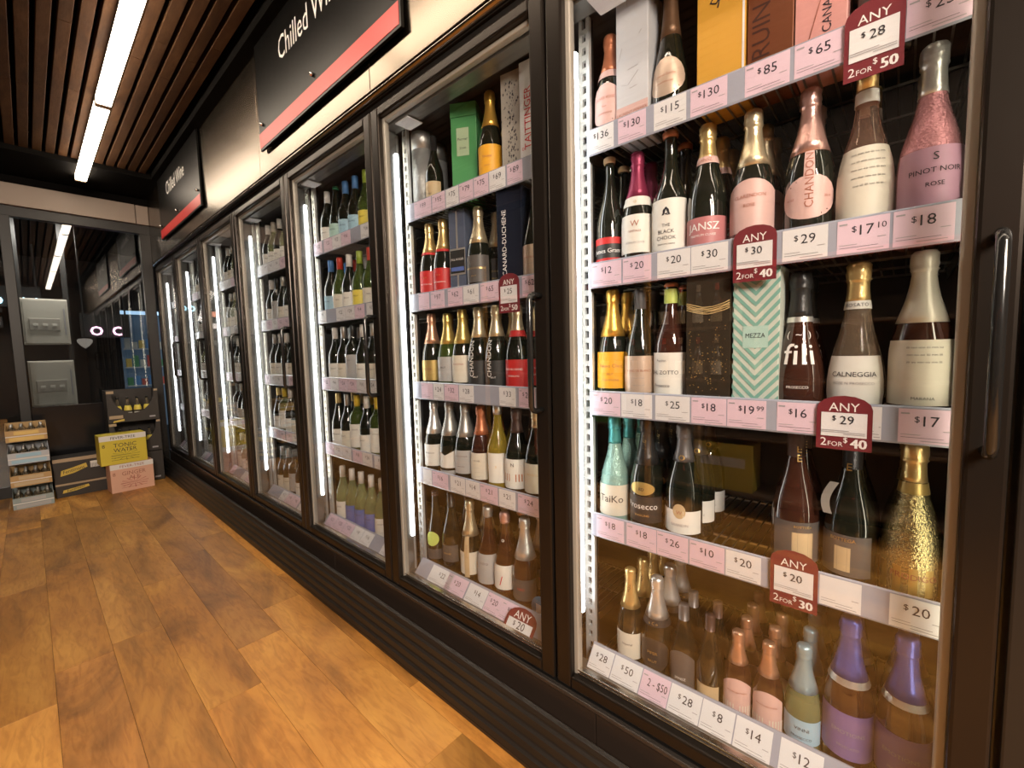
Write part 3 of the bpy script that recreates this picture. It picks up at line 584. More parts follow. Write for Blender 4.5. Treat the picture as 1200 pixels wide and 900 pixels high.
A['yellowwhite']=dict(sh='champ',g='dark',H=.34,R=.045,cap=('foil','yellowg',.60),lab=[('rect',.07,.38,1.35,'cream',[('ROEDERER',.28,.010,'c')])])
A['chandonw']=dict(sh='champ',g='dark',H=.34,R=.046,cap=('foil','palegold',.66),lab=[('rect',.06,.32,1.3,'black',[('BRUT',.14,.008,'w')])],free=[('CHANDON',.34,.026,'w',True,-.35)])
A['rednose']=dict(sh='champ',g='dark',H=.331,R=.045,cap=('foil','palegold',.70),band=[(.665,.73,'red')],lab=[('rect',.05,.34,1.25,'red',[('BIRD IN HAND',.24,.010,'w'),('SPARKLING',.17,.008,'w')])])
A['silverwhite']=dict(sh='champ',g='dark',H=.33,R=.044,cap=('foil','silver',.58),lab=[('rect',.08,.36,1.3,'white',[('PROSECCO',.25,.009,'k')]+lines(.12,.2,2))])
A['diag']=dict(sh='champ',g='dark',H=.335,R=.044,cap=('foil','silver2',.58),lab=[('dip',.10,.34,1.3,'white'),('rect',.02,.07,1.4,'grey')])
CAPM['silver2']=foil('dull_silver_foil',(0.50,0.50,0.48),0.4)
A['greyland']=dict(sh='champ',g='dark',H=.332,R=.046,cap=('foil','silver2',.60),lab=[('rect',.08,.36,1.3,'grey',[('BLACK COTTAGE',.29,.007,'k'),('~~~~',.17,.014,'k')])])
A['coppercap']=dict(sh='champ',g='brown',H=.33,R=.044,cap=('foil','copper',.66),lab=[('rect',.06,.37,1.3,'cream',[('CUVEE',.28,.009,'k')]+lines(.1,.2,3))])
A['ambercl']=dict(sh='wine',g='amber',H=.335,R=.044,cap=('screw','silver',.90),lab=[('rect',.07,.40,.75,'white',[('0',.25,.014,'g')])])
GL['amber']=mat('amber_yellow_bottle',(0.50,0.38,0.06),0.04,trans=0.6,ior=1.38)
A['bandlab']=dict(sh='champ',g='dark',H=.33,R=.047,cap=('foil','grey2',.74),lab=[('rect',.06,.38,1.35,'white',[('N',.32,.018,'k')]),('rect',.14,.22,1.38,'copper')])
A['muse']=dict(sh='champ',g='dark',H=.34,R=.046,cap=('foil','palegold',.80),lab=[('rect',.06,.36,1.3,'cream',[('PROSECCO',.25,.010,'g')])])
A['greentag']=dict(sh='hock',g='dark',H=.345,R=.040,cap=('screw','grey2',.76),lab=[('oval',.24,.42,.9,'lime'),('rect',.07,.2,1.2,'dark')])
A['darkplain']=dict(sh='champ',g='dark',H=.36,R=.044,cap=('screw','black',.74),lab=[('rect',.12,.32,1.1,'dark',[('GRAND',.22,.010,'g')])])
A['stripeneck']=dict(sh='champ',g='dark',H=.352,R=.043,cap=('foil','palegold',.60),lab=[('rect',.05,.62,.25,'tan',[('Z Y A L O U',.35,.010,'c',True)]),('rect',.08,.34,1.3,'cream')])
A['greylab']=dict(sh='tenpin',g='brown',H=.35,R=.046,cap=('foil','silver2',.88),lab=[('rect',.07,.40,1.3,'grey',[('O D O',.3,.012,'k')]+lines(.12,.22,3))])
A['diagpink']=dict(sh='tenpin',g='brown',H=.35,R=.045,cap=('foil','pink',.88),lab=[('rect',.10,.36,1.2,'white',[('/',.2,.05,'r')])],free=[('o',.62,.022,'w',False,0,True)])
A['silverneck']=dict(sh='champ',g='brown',H=.35,R=.047,cap=('foil','silver',.58),lab=[('rect',.08,.30,1.3,'dark',[('MIRO',.2,.012,'r')])])

E1=[ # door, shelf, y, style, turn, number in its lane behind it, description
(1,0,0.674,'roseoval',.1,0,'small champagne bottle with copper hood and rose oval label'),
(1,0,0.468,'bigoval',.05,0,'large pear-shaped dark bottle with pale metallic oval label'),
(1,0,.045,'blackbot',0,0,'black bottle behind the 2 for $50 offer card'),
(1,1,0.658,'redlab',.25,1,'dark bottle with red and black James Grant label and cork top'),
(1,1,0.565,'lion',.25,1,'dark bottle with magenta hood, white crest label and neck label'),
(1,1,0.478,'chook',.15,1,'dark bottle with white The Black Chook label'),
(1,1,0.383,'jansz',.1,2,'gold-hooded bottle with deep pink Jansz label'),
(1,1,0.274,'goldpink',.1,2,'pale gold hooded bottle with arched pink label'),
(1,1,0.162,'chandon',.15,1,'pink-hooded bottle with pink oval Chandon label'),
(1,1,0.066,'clear',.2,1,'clear bottle of rose wine with cream text label and gold cap'),
(1,1,-0.039,'pinkfoil',.15,1,'pink textured bottle with crinkled silver hood'),
(1,2,0.653,'veuve',.3,1,'bottle with orange-yellow label and orange gold hood'),
(1,2,0.572,'greycap',.3,1,'dark bottle with grey cap and pale pinkish label'),
(1,2,0.466,'dalz',-.2,1,'crown-capped bottle with lime neck band and Dal Zotto label'),
(1,2,0.157,'fili',.1,1,'amber pear-shaped bottle with white fili lettering'),
(1,2,0.051,'calne',.0,0,'clear bottle with gold hood and white Calneggia label'),
(1,2,-0.042,'silvcap',.1,1,'bottle with pale silver hood and wide cream label'),
(1,3,0.634,'teal',.2,2,'turquoise lace-patterned bottle with teal hood'),
(1,3,0.534,'prosecco',.1,2,'black bottle with white script Prosecco and gold crest'),
(1,3,0.429,'greywhite',.1,2,'dark bottle with grey hood and low white label with crest'),
(1,3,0.174,'rosato',.5,1,'dark rose bottle with brown cap and small gold label'),
(1,3,0.068,'blackbot',-.2,1,'black bottle with black cap, gold marks and charcoal label'),
(1,3,-0.030,'goldwrap',.1,1,'hammered gold bottle with gold hood'),
(1,4,0.575,'moet',.2,3,'small gold-hooded bottle with red seal and cream label'),
(1,4,0.485,'silverblack',.1,2,'silver-hooded bottle with black oval label'),
(1,4,0.411,'arch',.1,1,'small dark bottle with arched charcoal label'),
(1,4,0.335,'smalltan',.1,1,'small slim dark bottle with tiny tan label'),
(1,4,0.272,'piccolo',.2,4,'small rose gold hooded bottle with cream Moscato label, left lane'),
(1,4,0.206,'piccolo',.1,4,'small rose gold hooded bottle with cream Moscato label, right lane'),
(1,4,0.131,'bluepic',.1,3,'small pale wine bottle with light blue hood and label'),
(1,4,0.052,'bluepurple',.1,1,'blue-hooded bottle with purple label, left of its pair'),
(1,4,-0.037,'bluepurple',-.1,1,'blue-hooded bottle with purple label, right of its pair'),
(2,0,1.426,'smalldark',.3,0,'small dark bottle with tan label beside the green box'),
(2,0,1.115,'orangelab',.4,1,'bottle with orange label and orange hood on the top shelf'),
(2,1,1.482,'redmumm',.3,2,'gold-hooded bottle with red label, leftmost on the second shelf'),
(2,1,1.398,'redmumm',.3,1,'gold-hooded bottle with red label beside the silver-blue box'),
(2,1,1.193,'duchene',.3,1,'pale gold hooded bottle with dark Canard-Duchene label'),
(2,1,0.920,'greycap',.3,0,'dark bottle with pale label behind the door edge'),
(2,2,1.494,'browngold',.3,1,'rose gold hooded bottle with golden label'),
(2,2,1.371,'clearlab',.3,1,'green glass bottle with yellow gold hood and grey label'),
(2,2,1.304,'yellowwhite',.3,1,'yellow gold hooded bottle with cream label'),
(2,2,1.215,'chandonw',.4,1,'bottle with vertical white Chandon lettering, left of the two'),
(2,2,1.120,'chandonw',.4,1,'bottle with vertical white Chandon lettering, right of the two'),
(2,2,1.011,'rednose',.3,1,'bottle with red neck ring and red label'),
(2,3,1.502,'silverwhite',.3,1,'silver-hooded bottle with white label'),
(2,3,1.398,'diag',.3,1,'dull silver hooded bottle with diagonal white label'),
(2,3,1.303,'greyland',.3,1,'dull silver hooded bottle with grey label'),
(2,3,1.199,'coppercap',.3,1,'copper-hooded bottle with cream label'),
(2,3,1.122,'ambercl',.5,1,'amber yellow bottle with narrow white label'),
(2,3,1.028,'bandlab',.3,1,'dark bottle with white label crossed by a copper band'),
(2,3,0.941,'muse',.3,1,'dark bottle with wired cork and cream label'),
(2,4,1.521,'greentag',.3,1,'slim dark bottle with round lime sticker'),
(2,4,1.407,'darkplain',.3,1,'plain dark bottle with charcoal label'),
(2,4,1.291,'stripeneck',.4,1,'pale gold hooded bottle with long tan neck strip'),
(2,4,1.187,'greylab',.3,1,'ten-pin bottle with grey label'),
(2,4,1.100,'diagpink',.3,1,'ten-pin bottle with white label and red slash'),
(2,4,1.002,'silverneck',.3,1,'bottle with long silver neck hood and dark label'),
]
# neighbours on one shelf stand clear of each other and of the posts
E1=[list(e) for e in E1]
for _ in range(60):
    for a,b in zip(E1,E1[1:]):
        if a[:2]==b[:2]:
            need=STY[a[3]].get('R',.0455)+STY[b[3]].get('R',.0455)+.001; g=a[2]-b[2]
            if g<need: a[2]+=(need-g)/2; b[2]-=(need-g)/2
    for a in E1:
        R=STY[a[3]].get('R',.0455); a[2]=min(max(a[2],MUL[a[0]-1]+.057+R),MUL[a[0]]-.057-R)
ORD=['','first','second','third','fourth','fifth']
def wc(s): return len(s.split())
for d,s,y,st,rot,nb,desc in E1:
    R=STY[st].get('R',.0455); x=1.112+R+0.003
    gp='bottles on the %s shelf behind the %s door'%(SHN[s],DOORN[d])
    place(st,x,y,SHZ[s],rot,desc if wc(desc)<=12 else desc,gp)
    for q in range(nb):
        xx=x+(2*R+0.006)*(q+1)
        if xx+R>1.64: break
        short=' '.join(desc.split(',')[0].split()[:9]); side=desc.split(', ')[-1] if ', ' in desc and 'lane' in desc or 'pair' in desc or 'of the two' in desc or 'leftmost' in desc else ''
        lab=short+', '+('%s behind it in line'%(ORD[q+1]) )+((' ,'+side) if side else '')
        lab=lab.replace(' ,',', ')
        w_=lab.split()
        if len(w_)>16: lab=' '.join(w_[:16])
        place(st,xx,y+random.uniform(-.003,.003),SHZ[s],rot+random.uniform(-.3,.3),lab,gp)

# further doors: still wines in rows
far=[('w1','wine','dark','screw','white','white','dark bottle, white cap, white label'),('w2','wine','green','screw','red','cream','green bottle, red cap, cream label'),
('w3','wine','dark','screw','bluecap','ltblue','dark bottle, blue cap, light blue label'),('w4','bord','green','screw','yellow','white','green bottle, yellow cap, white label'),
('w5','wine','pale','screw','white','blue','pale green bottle, white cap, blue label'),('w6','wine','dark','screw','silver2','cream','dark bottle, silver cap, cream label'),
('w7','bord','dark','screw','black','grey','dark bottle, black cap, grey label'),('w8','wine','pale','screw','cream','white','pale green bottle, cream cap, white label'),
('w9','hock','dark','screw','greencap','mint','dark slim bottle, green cap, mint label'),('w10','wine','green','screw','lime','yellow','green bottle, lime cap, yellow label'),
('w11','bord','clear','screw','white','cream','clear bottle, white cap, cream label'),('w12','champ','dark','screw','gold','white','dark bottle, gold cap, white label')]
for n,sh,g,ck,cm,lm,ds in far:
    z0=.06 if sh!='bord' else .12; z1=.36 if sh!='bord' else .5
    A[n]=dict(sh=sh,g=g,H=.322,R=.042,cap=(ck,cm,.80),k=16,lab=[('rect',z0,z1,1.25,lm,[(random.choice(['PINOT','ESTATE','RIESLING','VALLEY','GRIS']),z1-.09,.010,'k'),('-----',z0+.08,.012,'y')])])
DSC={n:ds for n,_,_,_,_,_,ds in far}
PLAN={3:[['w1','w9','w3','w3','w10','w1','w2'],['w3','w2','w1','w10','w2','w12','w1'],['w1','w6','w7','w1','w6','w6','w1'],['w12','w6','w4','w1','w4','w10','w6'],['w8','w5','w5','w5','w8','w2','w4']],
 4:[['w1','w8','w1','w8','w6','w1','w1'],['w1','w7','w6','w1','w8','w1','w6'],['w6','w1','w1','w6','w1','w6','w1'],['w12','w4','w1','w6','w1','w7','w6'],['w6','w6','w7','w1','w6','w4','w1']],
 5:[['w1','w6','w8','w1','w6'],['w6','w8','w11','w6','w1'],['w7','w1','w6','w1','w6'],['w7','w6','w1','w6','w4'],['w11','w8','w6','w1','w6']],
 6:[['w6','w1','w8'],['w1','w6','w7'],['w8','w6','w1'],['w6','w7','w1'],['w8','w1','w6']],
 7:[['w6','w1'],['w1','w7'],['w8','w6'],['w6','w7'],['w8','w1']]}
NTH=['first','second','third','fourth','fifth','sixth','seventh']
for d,rows in PLAN.items():
    for s,row in enumerate(rows):
        gp='wine bottles on the %s shelf behind the %s door'%(SHN[s],DOORN[d])
        for j,st in enumerate(row):
            y=MUL[d]-0.125-0.101*j+random.uniform(-.004,.004)
            place(st,1.156,y,SHZ[s],0.45+random.uniform(-.25,.25),'%s, %s from left, %s shelf, %s door'%(DSC[st],NTH[j],SHN[s],DOORN[d]),gp)
            if d<=4 and j<4 and s in (1,2,3): place(st,1.156+.092,y,SHZ[s],0.3,'%s, behind the %s from left, %s shelf, %s door'%(DSC[st].split(', ')[0]+', '+DSC[st].split(', ')[1],NTH[j],SHN[s],DOORN[d]),gp)

# ================================================================ GIFT BOXES in the cooler
def gift(label,x,y,z,wx,wy,h,m,rot=0,name='gift_box',ms=None,fn=None,lid=None,cat='gift box'):
    r=tag(empty(name,(x,y,z),rot),label,cat,'gift boxes among the bottles')
    MB().rbox(-wx/2,wx/2,-wy/2,wy/2,0,h*(0.86 if lid else 1),0.002).build('box_body',m,r)
    if lid: MB().rbox(-wx/2-.001,wx/2+.001,-wy/2-.001,wy/2+.001,h*0.862,h,0.002).build('box_lid',lid,r)
    if fn:
        b=MB(); fn(b,-wx/2-.0008); b.build('printed_front',ms,r)
    return r
XD=Vector((0,-1,0)); ZD=Vector((0,0,1)); YD=Vector((0,1,0))
def quad(b,x,y0,y1,z0,z1,mi): b.add([(x,y1,z0),(x,y0,z0),(x,y0,z1),(x,y1,z1)],[(0,1,2,3)],mi)
def f_marble(b,x):
    quad(b,x,-.045,.045,0.0,.085,0); b.text('LAURENT-PERRIER',(x-.0004,0,.062),XD,ZD,.011,1,.085)
    rnd=random.Random(3)
    for k in range(7):
        y=rnd.uniform(-.04,.04); z=rnd.uniform(.12,.36); y2=y+rnd.uniform(-.03,.03); z2=z+rnd.uniform(-.04,.04)
        b.add([(x,y,z),(x,y2,z2),(x,y2+.0012,z2+.0015),(x,y+.0012,z+.0015)],[(0,1,2,3)],2)
gift('white marbled gift box with a pink base between two bottles',1.165,.556,SHZ[0],.090,.090,.36,mat('white_marble_card',(0.58,0.60,0.64),0.35),ms=[LM['pink'],IM['c'],GREY],fn=f_marble)
def f_orange(b,x):
    pts=[(.012,.27),(-.004,.285),(-.014,.262),(-.002,.235),(.010,.222),(.022,.228),(.014,.240),(.002,.228),(.006,.212)]
    b.tube([(x,-p[0]*-1,p[1]) for p in pts],.0016,6,0); 
    quad(b,x,-.0505,-.046,0,.36,1)
gift('ochre orange gift box with a black swirl',1.165,0.335,SHZ[0],.10,.104,.36,mat('ochre_card',(0.62,0.33,0.045),0.45),ms=[INK,WTAG],fn=f_orange)
def f_et(b,x):
    b.text('RUINART',(x,.0,.17),ZD,YD,.05,0)
gift('dark copper gift box with large engraved lettering',1.165,0.236,SHZ[0],.09,.088,.36,mat('copper_card',(0.17,0.055,0.022),0.4,0.3),ms=[mat('dark_copper_ink',(0.05,0.015,0.01),0.4)],fn=f_et)
def f_can(b,x):
    b.text('CANARD-DUCHENE',(x,-.018,.165),ZD,YD,.022,0); b.tube([(x,.03,.02),(x,-.045,.30)],.0009,4,1)
gift('pale pink gift box with vertical black lettering',1.165,0.146,SHZ[0],.09,.088,.36,mat('pink_card_box',(0.60,0.29,0.27),0.4),ms=[INK,IM['c']],fn=f_can)
def f_mezza(b,x):
    # chevron stripes of mint on white
    z=-.15
    while z<.345:
        for (ya,yb,sg) in ((-.048,0,-1),(0,.048,1)):
            q=[(x,ya,z+(.06 if sg>0 else 0)*0),(x,yb,0),(x,yb,0),(x,ya,0)]
            za=z+abs(ya)*1.1; zb=z+abs(yb)*1.1
            z1,z2,z3,z4=[min(max(v,0.002),.343) for v in (za,zb,zb+.011,za+.011)]
            if z3-z2>1e-4 or z4-z1>1e-4: b.add([(x,yb,z2),(x,ya,z1),(x,ya,z4),(x,yb,z3)],[(0,1,2,3)],0)
        z+=.024
    b.add([(x-.0006,.026,.165),(x-.0006,-.026,.165),(x-.0006,-.026,.215),(x-.0006,.026,.215)],[(0,1,2,3)],1)
    b.text('MEZZA',(x-.0012,0,.188),XD,ZD,.015,2,.04)
gift('white gift box with mint chevron stripes reading Mezza',1.165,.252,SHZ[2],.10,.094,.345,mat('mezza_white',(0.56,0.62,0.56),0.4),ms=[mat('mint_ink',(0.20,0.42,0.36),0.4),LM['mint'],INK],fn=f_mezza)
def f_speck(b,x):
    rnd=random.Random(5)
    for k in range(110):
        y=rnd.uniform(-.045,.045); z=rnd.triangular(.01,.24,.1); r=rnd.uniform(.0008,.0022)
        b.add([(x,y-r,z),(x,y,z-r),(x,y+r,z),(x,y,z+r)],[(0,1,2,3)],0)
    for k in range(5): b.tube([(x-.001,.05-.1*j/8,.262+.004*k-0.012*math.sin(PI*j/8)+rnd.uniform(-.001,.001)) for j in range(9)],.0011,5,1)
gift('dark clear-sided gift box with gold specks and raffia band',1.165,0.357,SHZ[2],.098,.104,.345,mat('smoky_box',(0.06,0.045,0.03),0.12,trans=0.35),ms=[GOLDINK,mat('raffia',(0.62,0.45,0.2),0.7)],fn=f_speck)
# second door boxes
def f_gr(b,x): 
    quad(b,x,-.02,.028,.17,.27,0); b.text('Perrier',(x-.0006,.004,.225),XD,ZD,.014,1,.04); b.text('Jouet',(x-.0006,.004,.195),XD,ZD,.012,1,.04)
gift('tall green gift box with a small pale label',1.19,1.265,SHZ[0],.10,.10,.36,mat('green_box_card',(0.08,0.30,0.11),0.4),rot=.5,ms=[mat('pale_green_label',(0.42,0.55,0.36),0.5),INK],fn=f_gr,lid=mat('green_box_card',(0.1,0.4,0.2),0.4))
def f_plain(b,x): 
    rnd=random.Random(9)
    for k in range(140):
        y=rnd.gauss(0,.016); z=rnd.uniform(.03,.32); r=rnd.uniform(.001,.003)
        if abs(y)<.042: b.add([(x,y-r,z),(x,y,z-r*2),(x,y+r,z),(x,y,z+r*2)],[(0,1,2,3)],0)
gift('speckled grey-beige gift box',1.165,0.989,SHZ[0],.085,.082,.35,mat('speckled_card',(0.36,0.33,0.29),0.5),rot=.15,ms=[INK],fn=f_plain)
def f_tai(b,x): b.text('TAITTINGER',(x,.0,.175),ZD,YD,.034,0); b.text('o',(x,.03,.08),XD,ZD,.02,0)
gift('white gift box with vertical red lettering',1.16,0.902,SHZ[0],.085,.084,.35,mat('white_box_card',(0.62,0.62,0.64),0.4),rot=.1,ms=[REDINK],fn=f_tai)
for k in range(3):
    r=tag(empty('gift_tube',(1.165,1.488-.052*0-.0-.002-k*.0 if k==0 else 1.488-0.10*k*0,SHZ[0])),'x','gift box') if False else None
for k,(px_,lb) in enumerate(((1.513,'silver patterned gift tube, leftmost on the top shelf'),(1.559,'silver patterned gift tube behind the leftmost one'))):
    r=tag(empty('gift_tube',(1.165+.11*k,px_,SHZ[0])),lb,'gift box','gift boxes among the bottles')
    MB().lathe([(0,0),(.046,0),(.046,.27)],20).build('tube_body',mat('silver_pattern_card',(0.45,0.46,0.45),0.35,0.5,bump=0.8),r); MB().lathe([(.047,.271),(.047,.335),(.044,.34),(0,.34)],20).build('tube_lid',CAPM['silver2'],r)
def f_blue(b,x):
    quad(b,x,-.004,.004,0,.34,0); quad(b,x-.0005,-.0372,.0372,.10,.20,0); quad(b,x-.001,-.034,.034,.107,.193,1); b.text('POL ROGER',(x-.0015,0,.155),XD,ZD,.011,2,.07); quad(b,x-.0015,-.03,.03,.115,.13,3)
gift('grey-blue gift box with silver cross band and square label',1.165,1.285,SHZ[1],.075,.075,.345,mat('blue_grey_card',(0.13,0.16,0.24),0.35,0.3),rot=.2,ms=[CAPM['silver'],LM['black'],WHT,LM['blue']],fn=f_blue)
def f_dk(b,x): b.text('CANARD-DUCHENE',(x,.012,.17),ZD,YD,.024,0)
gift('navy black gift box with vertical white Canard-Duchene lettering',1.165,1.007,SHZ[1],.10,.10,.35,mat('navy_card',(0.012,0.016,0.030),0.25),rot=.15,ms=[WHT],fn=f_dk)
# blue tub by the door edge, second door
r=tag(empty('sticker_disc',(1.125,0.902,SHZ[4])),'round blue card with white sticker at the bottom corner of the second door','sign')
MB().lathe([(0,0),(.045,0),(.045,.002),(0,.002)],24).build('disc',mat('blue_disc',(0.03,0.25,0.50),0.4),r).matrix_local=Matrix.Translation((0,0,.055))@Matrix.Rotation(PI/2,4,'Y')
MB().box(-.0025,-.0012,-.022,.022,.03,.07).build('sticker',WTAG,r)
# curled silver tag on the black bottle
tg=MB(); vs=[]
for j in range(9):
    t=j/8; vs+=[(-.05,.018+.016*math.sin(t*2.4)-.010,.245-.07*t),( -.05,.018+.016*math.sin(t*2.4)+.006,.245-.07*t)]
tg.add(vs,[(2*j,2*j+1,2*j+3,2*j+2) for j in range(8)],0)
for o in [o for o in COL.objects if o.get('label','')=='black bottle with black cap, gold marks and charcoal label']:
    t=tg.build('neck_tag',mat('silver_tag',(0.55,0.60,0.62),0.3,0.6),o)
    o['label']='black bottle with curled silver neck tag, gold marks and charcoal label'

# ================================================================ END OF THE AISLE: boxes and trays on the floor
def carton(name,label,x0,x1,y0,y1,z0,z1,m,front,ms,rz=0,group='drinks cartons by the end window'):
    xc=(x0+x1)/2; yc=(y0+y1)/2; wx=x1-x0; wy=y1-y0
    r=tag(empty(name,(xc,yc,z0),rz),label,'box',group)
    MB().rbox(-wx/2,wx/2,-wy/2,wy/2,0,z1-z0,.003).build('carton_body',m,r)
    b=MB(); front(b,-wy/2-.0008,wx,z1-z0); b.build('printed_front',ms,r); return r
XR=Vector((1,0,0))
def fq(b,y,x0,x1,z0,z1,mi): b.add([(x0,y,z0),(x1,y,z0),(x1,y,z1),(x0,y,z1)],[(0,1,2,3)],mi)
def f_fever(line1,line2):
    def f(b,y,w,h):
        fq(b,y,-w/2,w/2,h*.82,h,0); b.text('FEVER-TREE',(0,y-.0006,h*.86),XR,ZD,.034,1,w*.8)
        b.text(line1,(.01,y-.0006,h*.58),XR,ZD,.052,1,w*.55)
        if line2: b.text(line2,(.01,y-.0006,h*.42),XR,ZD,.048,1,w*.5)
        b.text('8',(-w*.42,y-.0006,h*.6),XR,ZD,.045,1)
        for k in range(3): fq(b,y-.0004,-w*.28,w*.32,h*(.14+.08*k),h*(.15+.08*k),1)
        for t in range(12): 
            a=2*PI*t/12; b.add([(.01,y-.0004,h*.30),(.01+.10*math.cos(a),y-.0004,h*.30+.05*math.sin(a)),(.01+.10*math.cos(a+.1),y-.0004,h*.30+.05*math.sin(a+.1))],[(0,1,2)],2)
    return f
Cw=mat('carton_white',(0.75,0.72,0.68),0.5)
carton('drinks_carton','pink ginger ale carton on the floor under the yellow carton',.425,.735,5.33,5.53,0,.262,mat('carton_pink',(0.72,0.42,0.30),0.5),f_fever('GINGER','ALE'),[Cw,IM['c'],mat('carton_red_print',(0.5,0.15,0.12),.5)],rz=.06)
carton('drinks_carton','yellow tonic water carton on top of the pink carton',.372,.700,5.33,5.53,.264,.535,mat('carton_yellow',(0.66,0.52,0.05),0.5),f_fever('TONIC','WATER'),[Cw,INK,mat('carton_green_print',(0.35,0.3,0.03),.5)],rz=.05)
Kcard=mat('carton_black',(0.035,0.028,0.024),0.5); Tan=mat('carton_tan',(0.42,0.31,0.20),0.6)
def f_ment(big):
    def f(b,y,w,h):
        fq(b,y,-w/2,w/2,h*.86,h,0)
        b.prism([(-w*.38,h*.30),(-w*.36,h*.52),(-w*.15,h*.60),(w*.12,h*.72),(w*.14,h*.55),(-w*.12,h*.38)],'y',y-.0006,y,1)
        b.text('Fentimans',(-w*.12,y-.0012,h*.45),Vector((.97,0,.22)),ZD,.042 if big else .03,2,w*.42)
        if big: fq(b,y,w*.20,w*.40,h*.5,h*.76,3); b.text('||||||||',(w*.30,y-.001,h*.55),XR,ZD,.04,2,w*.17)
    return f
FM=[Tan,mat('ribbon_gold',(0.62,0.45,0.08),0.4),INK,Cw]
carton('drinks_carton','wide black carton with gold ribbon mark and barcode, left of the pink carton',.085,.425,5.555,5.80,.125,.350,Kcard,f_ment(True),FM)
carton('drinks_carton','low black carton with tan stripe under the wide black one',.088,.428,5.56,5.80,0,.123,Kcard,f_ment(False),FM)
# three black display cases with cut-out fronts in the corner
def case(z0,h,label,open_):
    r=tag(empty('display_case',(.665,5.715,z0)),label,'box','black drinks display cases in the corner'); wx=.38; wy=.30; t=.006
    b=MB().box(-wx/2,-wx/2+t,-wy/2,wy/2,0,h).box(wx/2-t,wx/2,-wy/2,wy/2,0,h).box(-wx/2+t,wx/2-t,wy/2-t,wy/2,0,h).box(-wx/2+t,wx/2-t,-wy/2,wy/2-t,0,t)
    if open_:
        pts=[(-wx/2,0),(wx/2,0),(wx/2,h),(wx*.42,h)]+[(wx*.42*math.cos(a),h-h*.72*math.sin(a)) for a in [PI*k/12 for k in range(1,12)]]+[(-wx*.42,h),(-wx/2,h)]
        # fan pieces under the cut-out keep the front concave
        top=pts[3:-1]; 
        for p,q in zip(top,top[1:]): b.prism([(p[0],0),(q[0],0),q,p][::-1],'y',-wy/2,-wy/2+t)
        b.box(-wx/2+t,-wx*.42,-wy/2,-wy/2+t,0,h).box(wx*.42,wx/2-t,-wy/2,-wy/2+t,0,h)
    else: b.box(-wx/2+t,wx/2-t,-wy/2,-wy/2+t,0,h).box(-wx/2+t,wx/2-t,-wy/2+t,wy/2-t,h-t,h)
    b.build('case_body',Kcard,r)
    c=MB(); y=-wy/2-.001
    if open_: fq(c,y,-wx/2,-wx*.36,h*.92,h,0); fq(c,y,wx*.42,wx/2,h*.94,h,0)
    fq(c,y,-wx*.48,-wx*.22,h*.14,h*.24,0); c.prism([(-wx*.42,h*.02),(-wx*.40,h*.08),(-wx*.2,h*.12),(-wx*.2,h*.06)],'y',y-.0006,y,1); fq(c,y,wx*.30,wx*.42,h*.10,h*.15,2)
    c.build('printed_front',[Tan,FM[1],GREY],r)
    if open_: MB().box(-.175,.175,-.135,.13,h*.70,h*.705) if False else None
case(0,.30,'closed black display case on the floor in the corner',False)
case(.302,.31,'middle black display case with cut-out front, partly hidden',True)
case(.614,.31,'top black display case with cut-out front showing yellow labels',True)
A['mixer']=dict(sh='wine',g='clear',H=.235,R=.030,cap=('screw','black',.92),k=16,nm='mixer_bottle',lab=[('rect',.42,.62,2.6,'yellow'),('rect',.08,.34,1.2,'white')])
for lv,z in ((0,.310),(1,.622)):
    for c in range(4):
        place('mixer',.555+.073*c,5.62,z,PI/2,'clear mixer bottle, yellow neck label, %s from left in the %s cut-out case'%(NTH[c],['middle','top'][lv]),'mixer bottles in the display cases')
# stack of four cardboard trays of jars
A['jar']=dict(sh='bord',g='clear',H=.125,R=.026,cap=('screw','silver2',.86),k=14,nm='small_bottle',lab=[('rect',.1,.5,1.6,'gold')])
A['jar2']=dict(sh='bord',g='clear',H=.125,R=.026,cap=('screw','silver2',.86),k=14,nm='small_bottle',lab=[('rect',.1,.5,1.6,'grey')])
TR=[('blue-grey cardboard tray of small bottles on the floor, lowest in its stack',mat('tray_bluegrey',(0.30,0.36,0.36),0.6),'lowest'),('tan cardboard tray of small bottles, second from the floor',mat('tray_tan',(0.50,0.32,0.14),0.6),'second lowest'),
 ('white and blue cardboard tray of small bottles, third from floor',mat('tray_white',(0.50,0.52,0.56),0.6),'third lowest'),('tan cardboard tray of small bottles on top of the stack',mat('tray_tan',(0.5,0.3,0.1),0.6),'topmost')]
for k,(lb,m,nm) in enumerate(TR):
    z=.188*k; r=tag(empty('bottle_tray',(-.045,5.55,z)),lb,'tray','stacked trays by the window')
    wx,wy,t,h=.235,.26,.004,.100
    b=MB().box(-wx/2,wx/2,-wy/2,wy/2,0,t).box(-wx/2,wx/2,-wy/2,-wy/2+t,t,h*.95).box(-wx/2,wx/2,wy/2-t,wy/2,t,.14)
    for s_ in (-1,1): b.prism([(-wy/2+t,t),(wy/2-t,t),(wy/2-t,.14),(-wy/2+t,h*.95)],'x',s_*wx/2-(t if s_>0 else 0),s_*wx/2+(t if s_<0 else 0))
    b.build('cardboard_tray',m,r)
    c=MB(); fq(c,-wy/2-.001,-wx/2,wx/2,h*.42,h*.50,0); fq(c,-wy/2-.001,-wx*.3,wx*.3,h*.58,h*.85,1); fq(c,-wy/2-.001,-wx*.42,wx*.42,h*.08,h*.36,1)
    c.build('printed_band',[Cw,LM[['grey','tan','ltblue','gold'][k]]],r)
    for ro in range(4):
        for c_ in range(4):
            place('jar' if k%2 else 'jar2',-.045-.084+.056*c_,5.462+.058*ro,z+t+.0005,PI/2,'small bottle, %s from left, %s row, in the %s tray of the stack'%(NTH[c_],['front','second','third','back'][ro],nm),'small bottles in the %s tray'%nm)
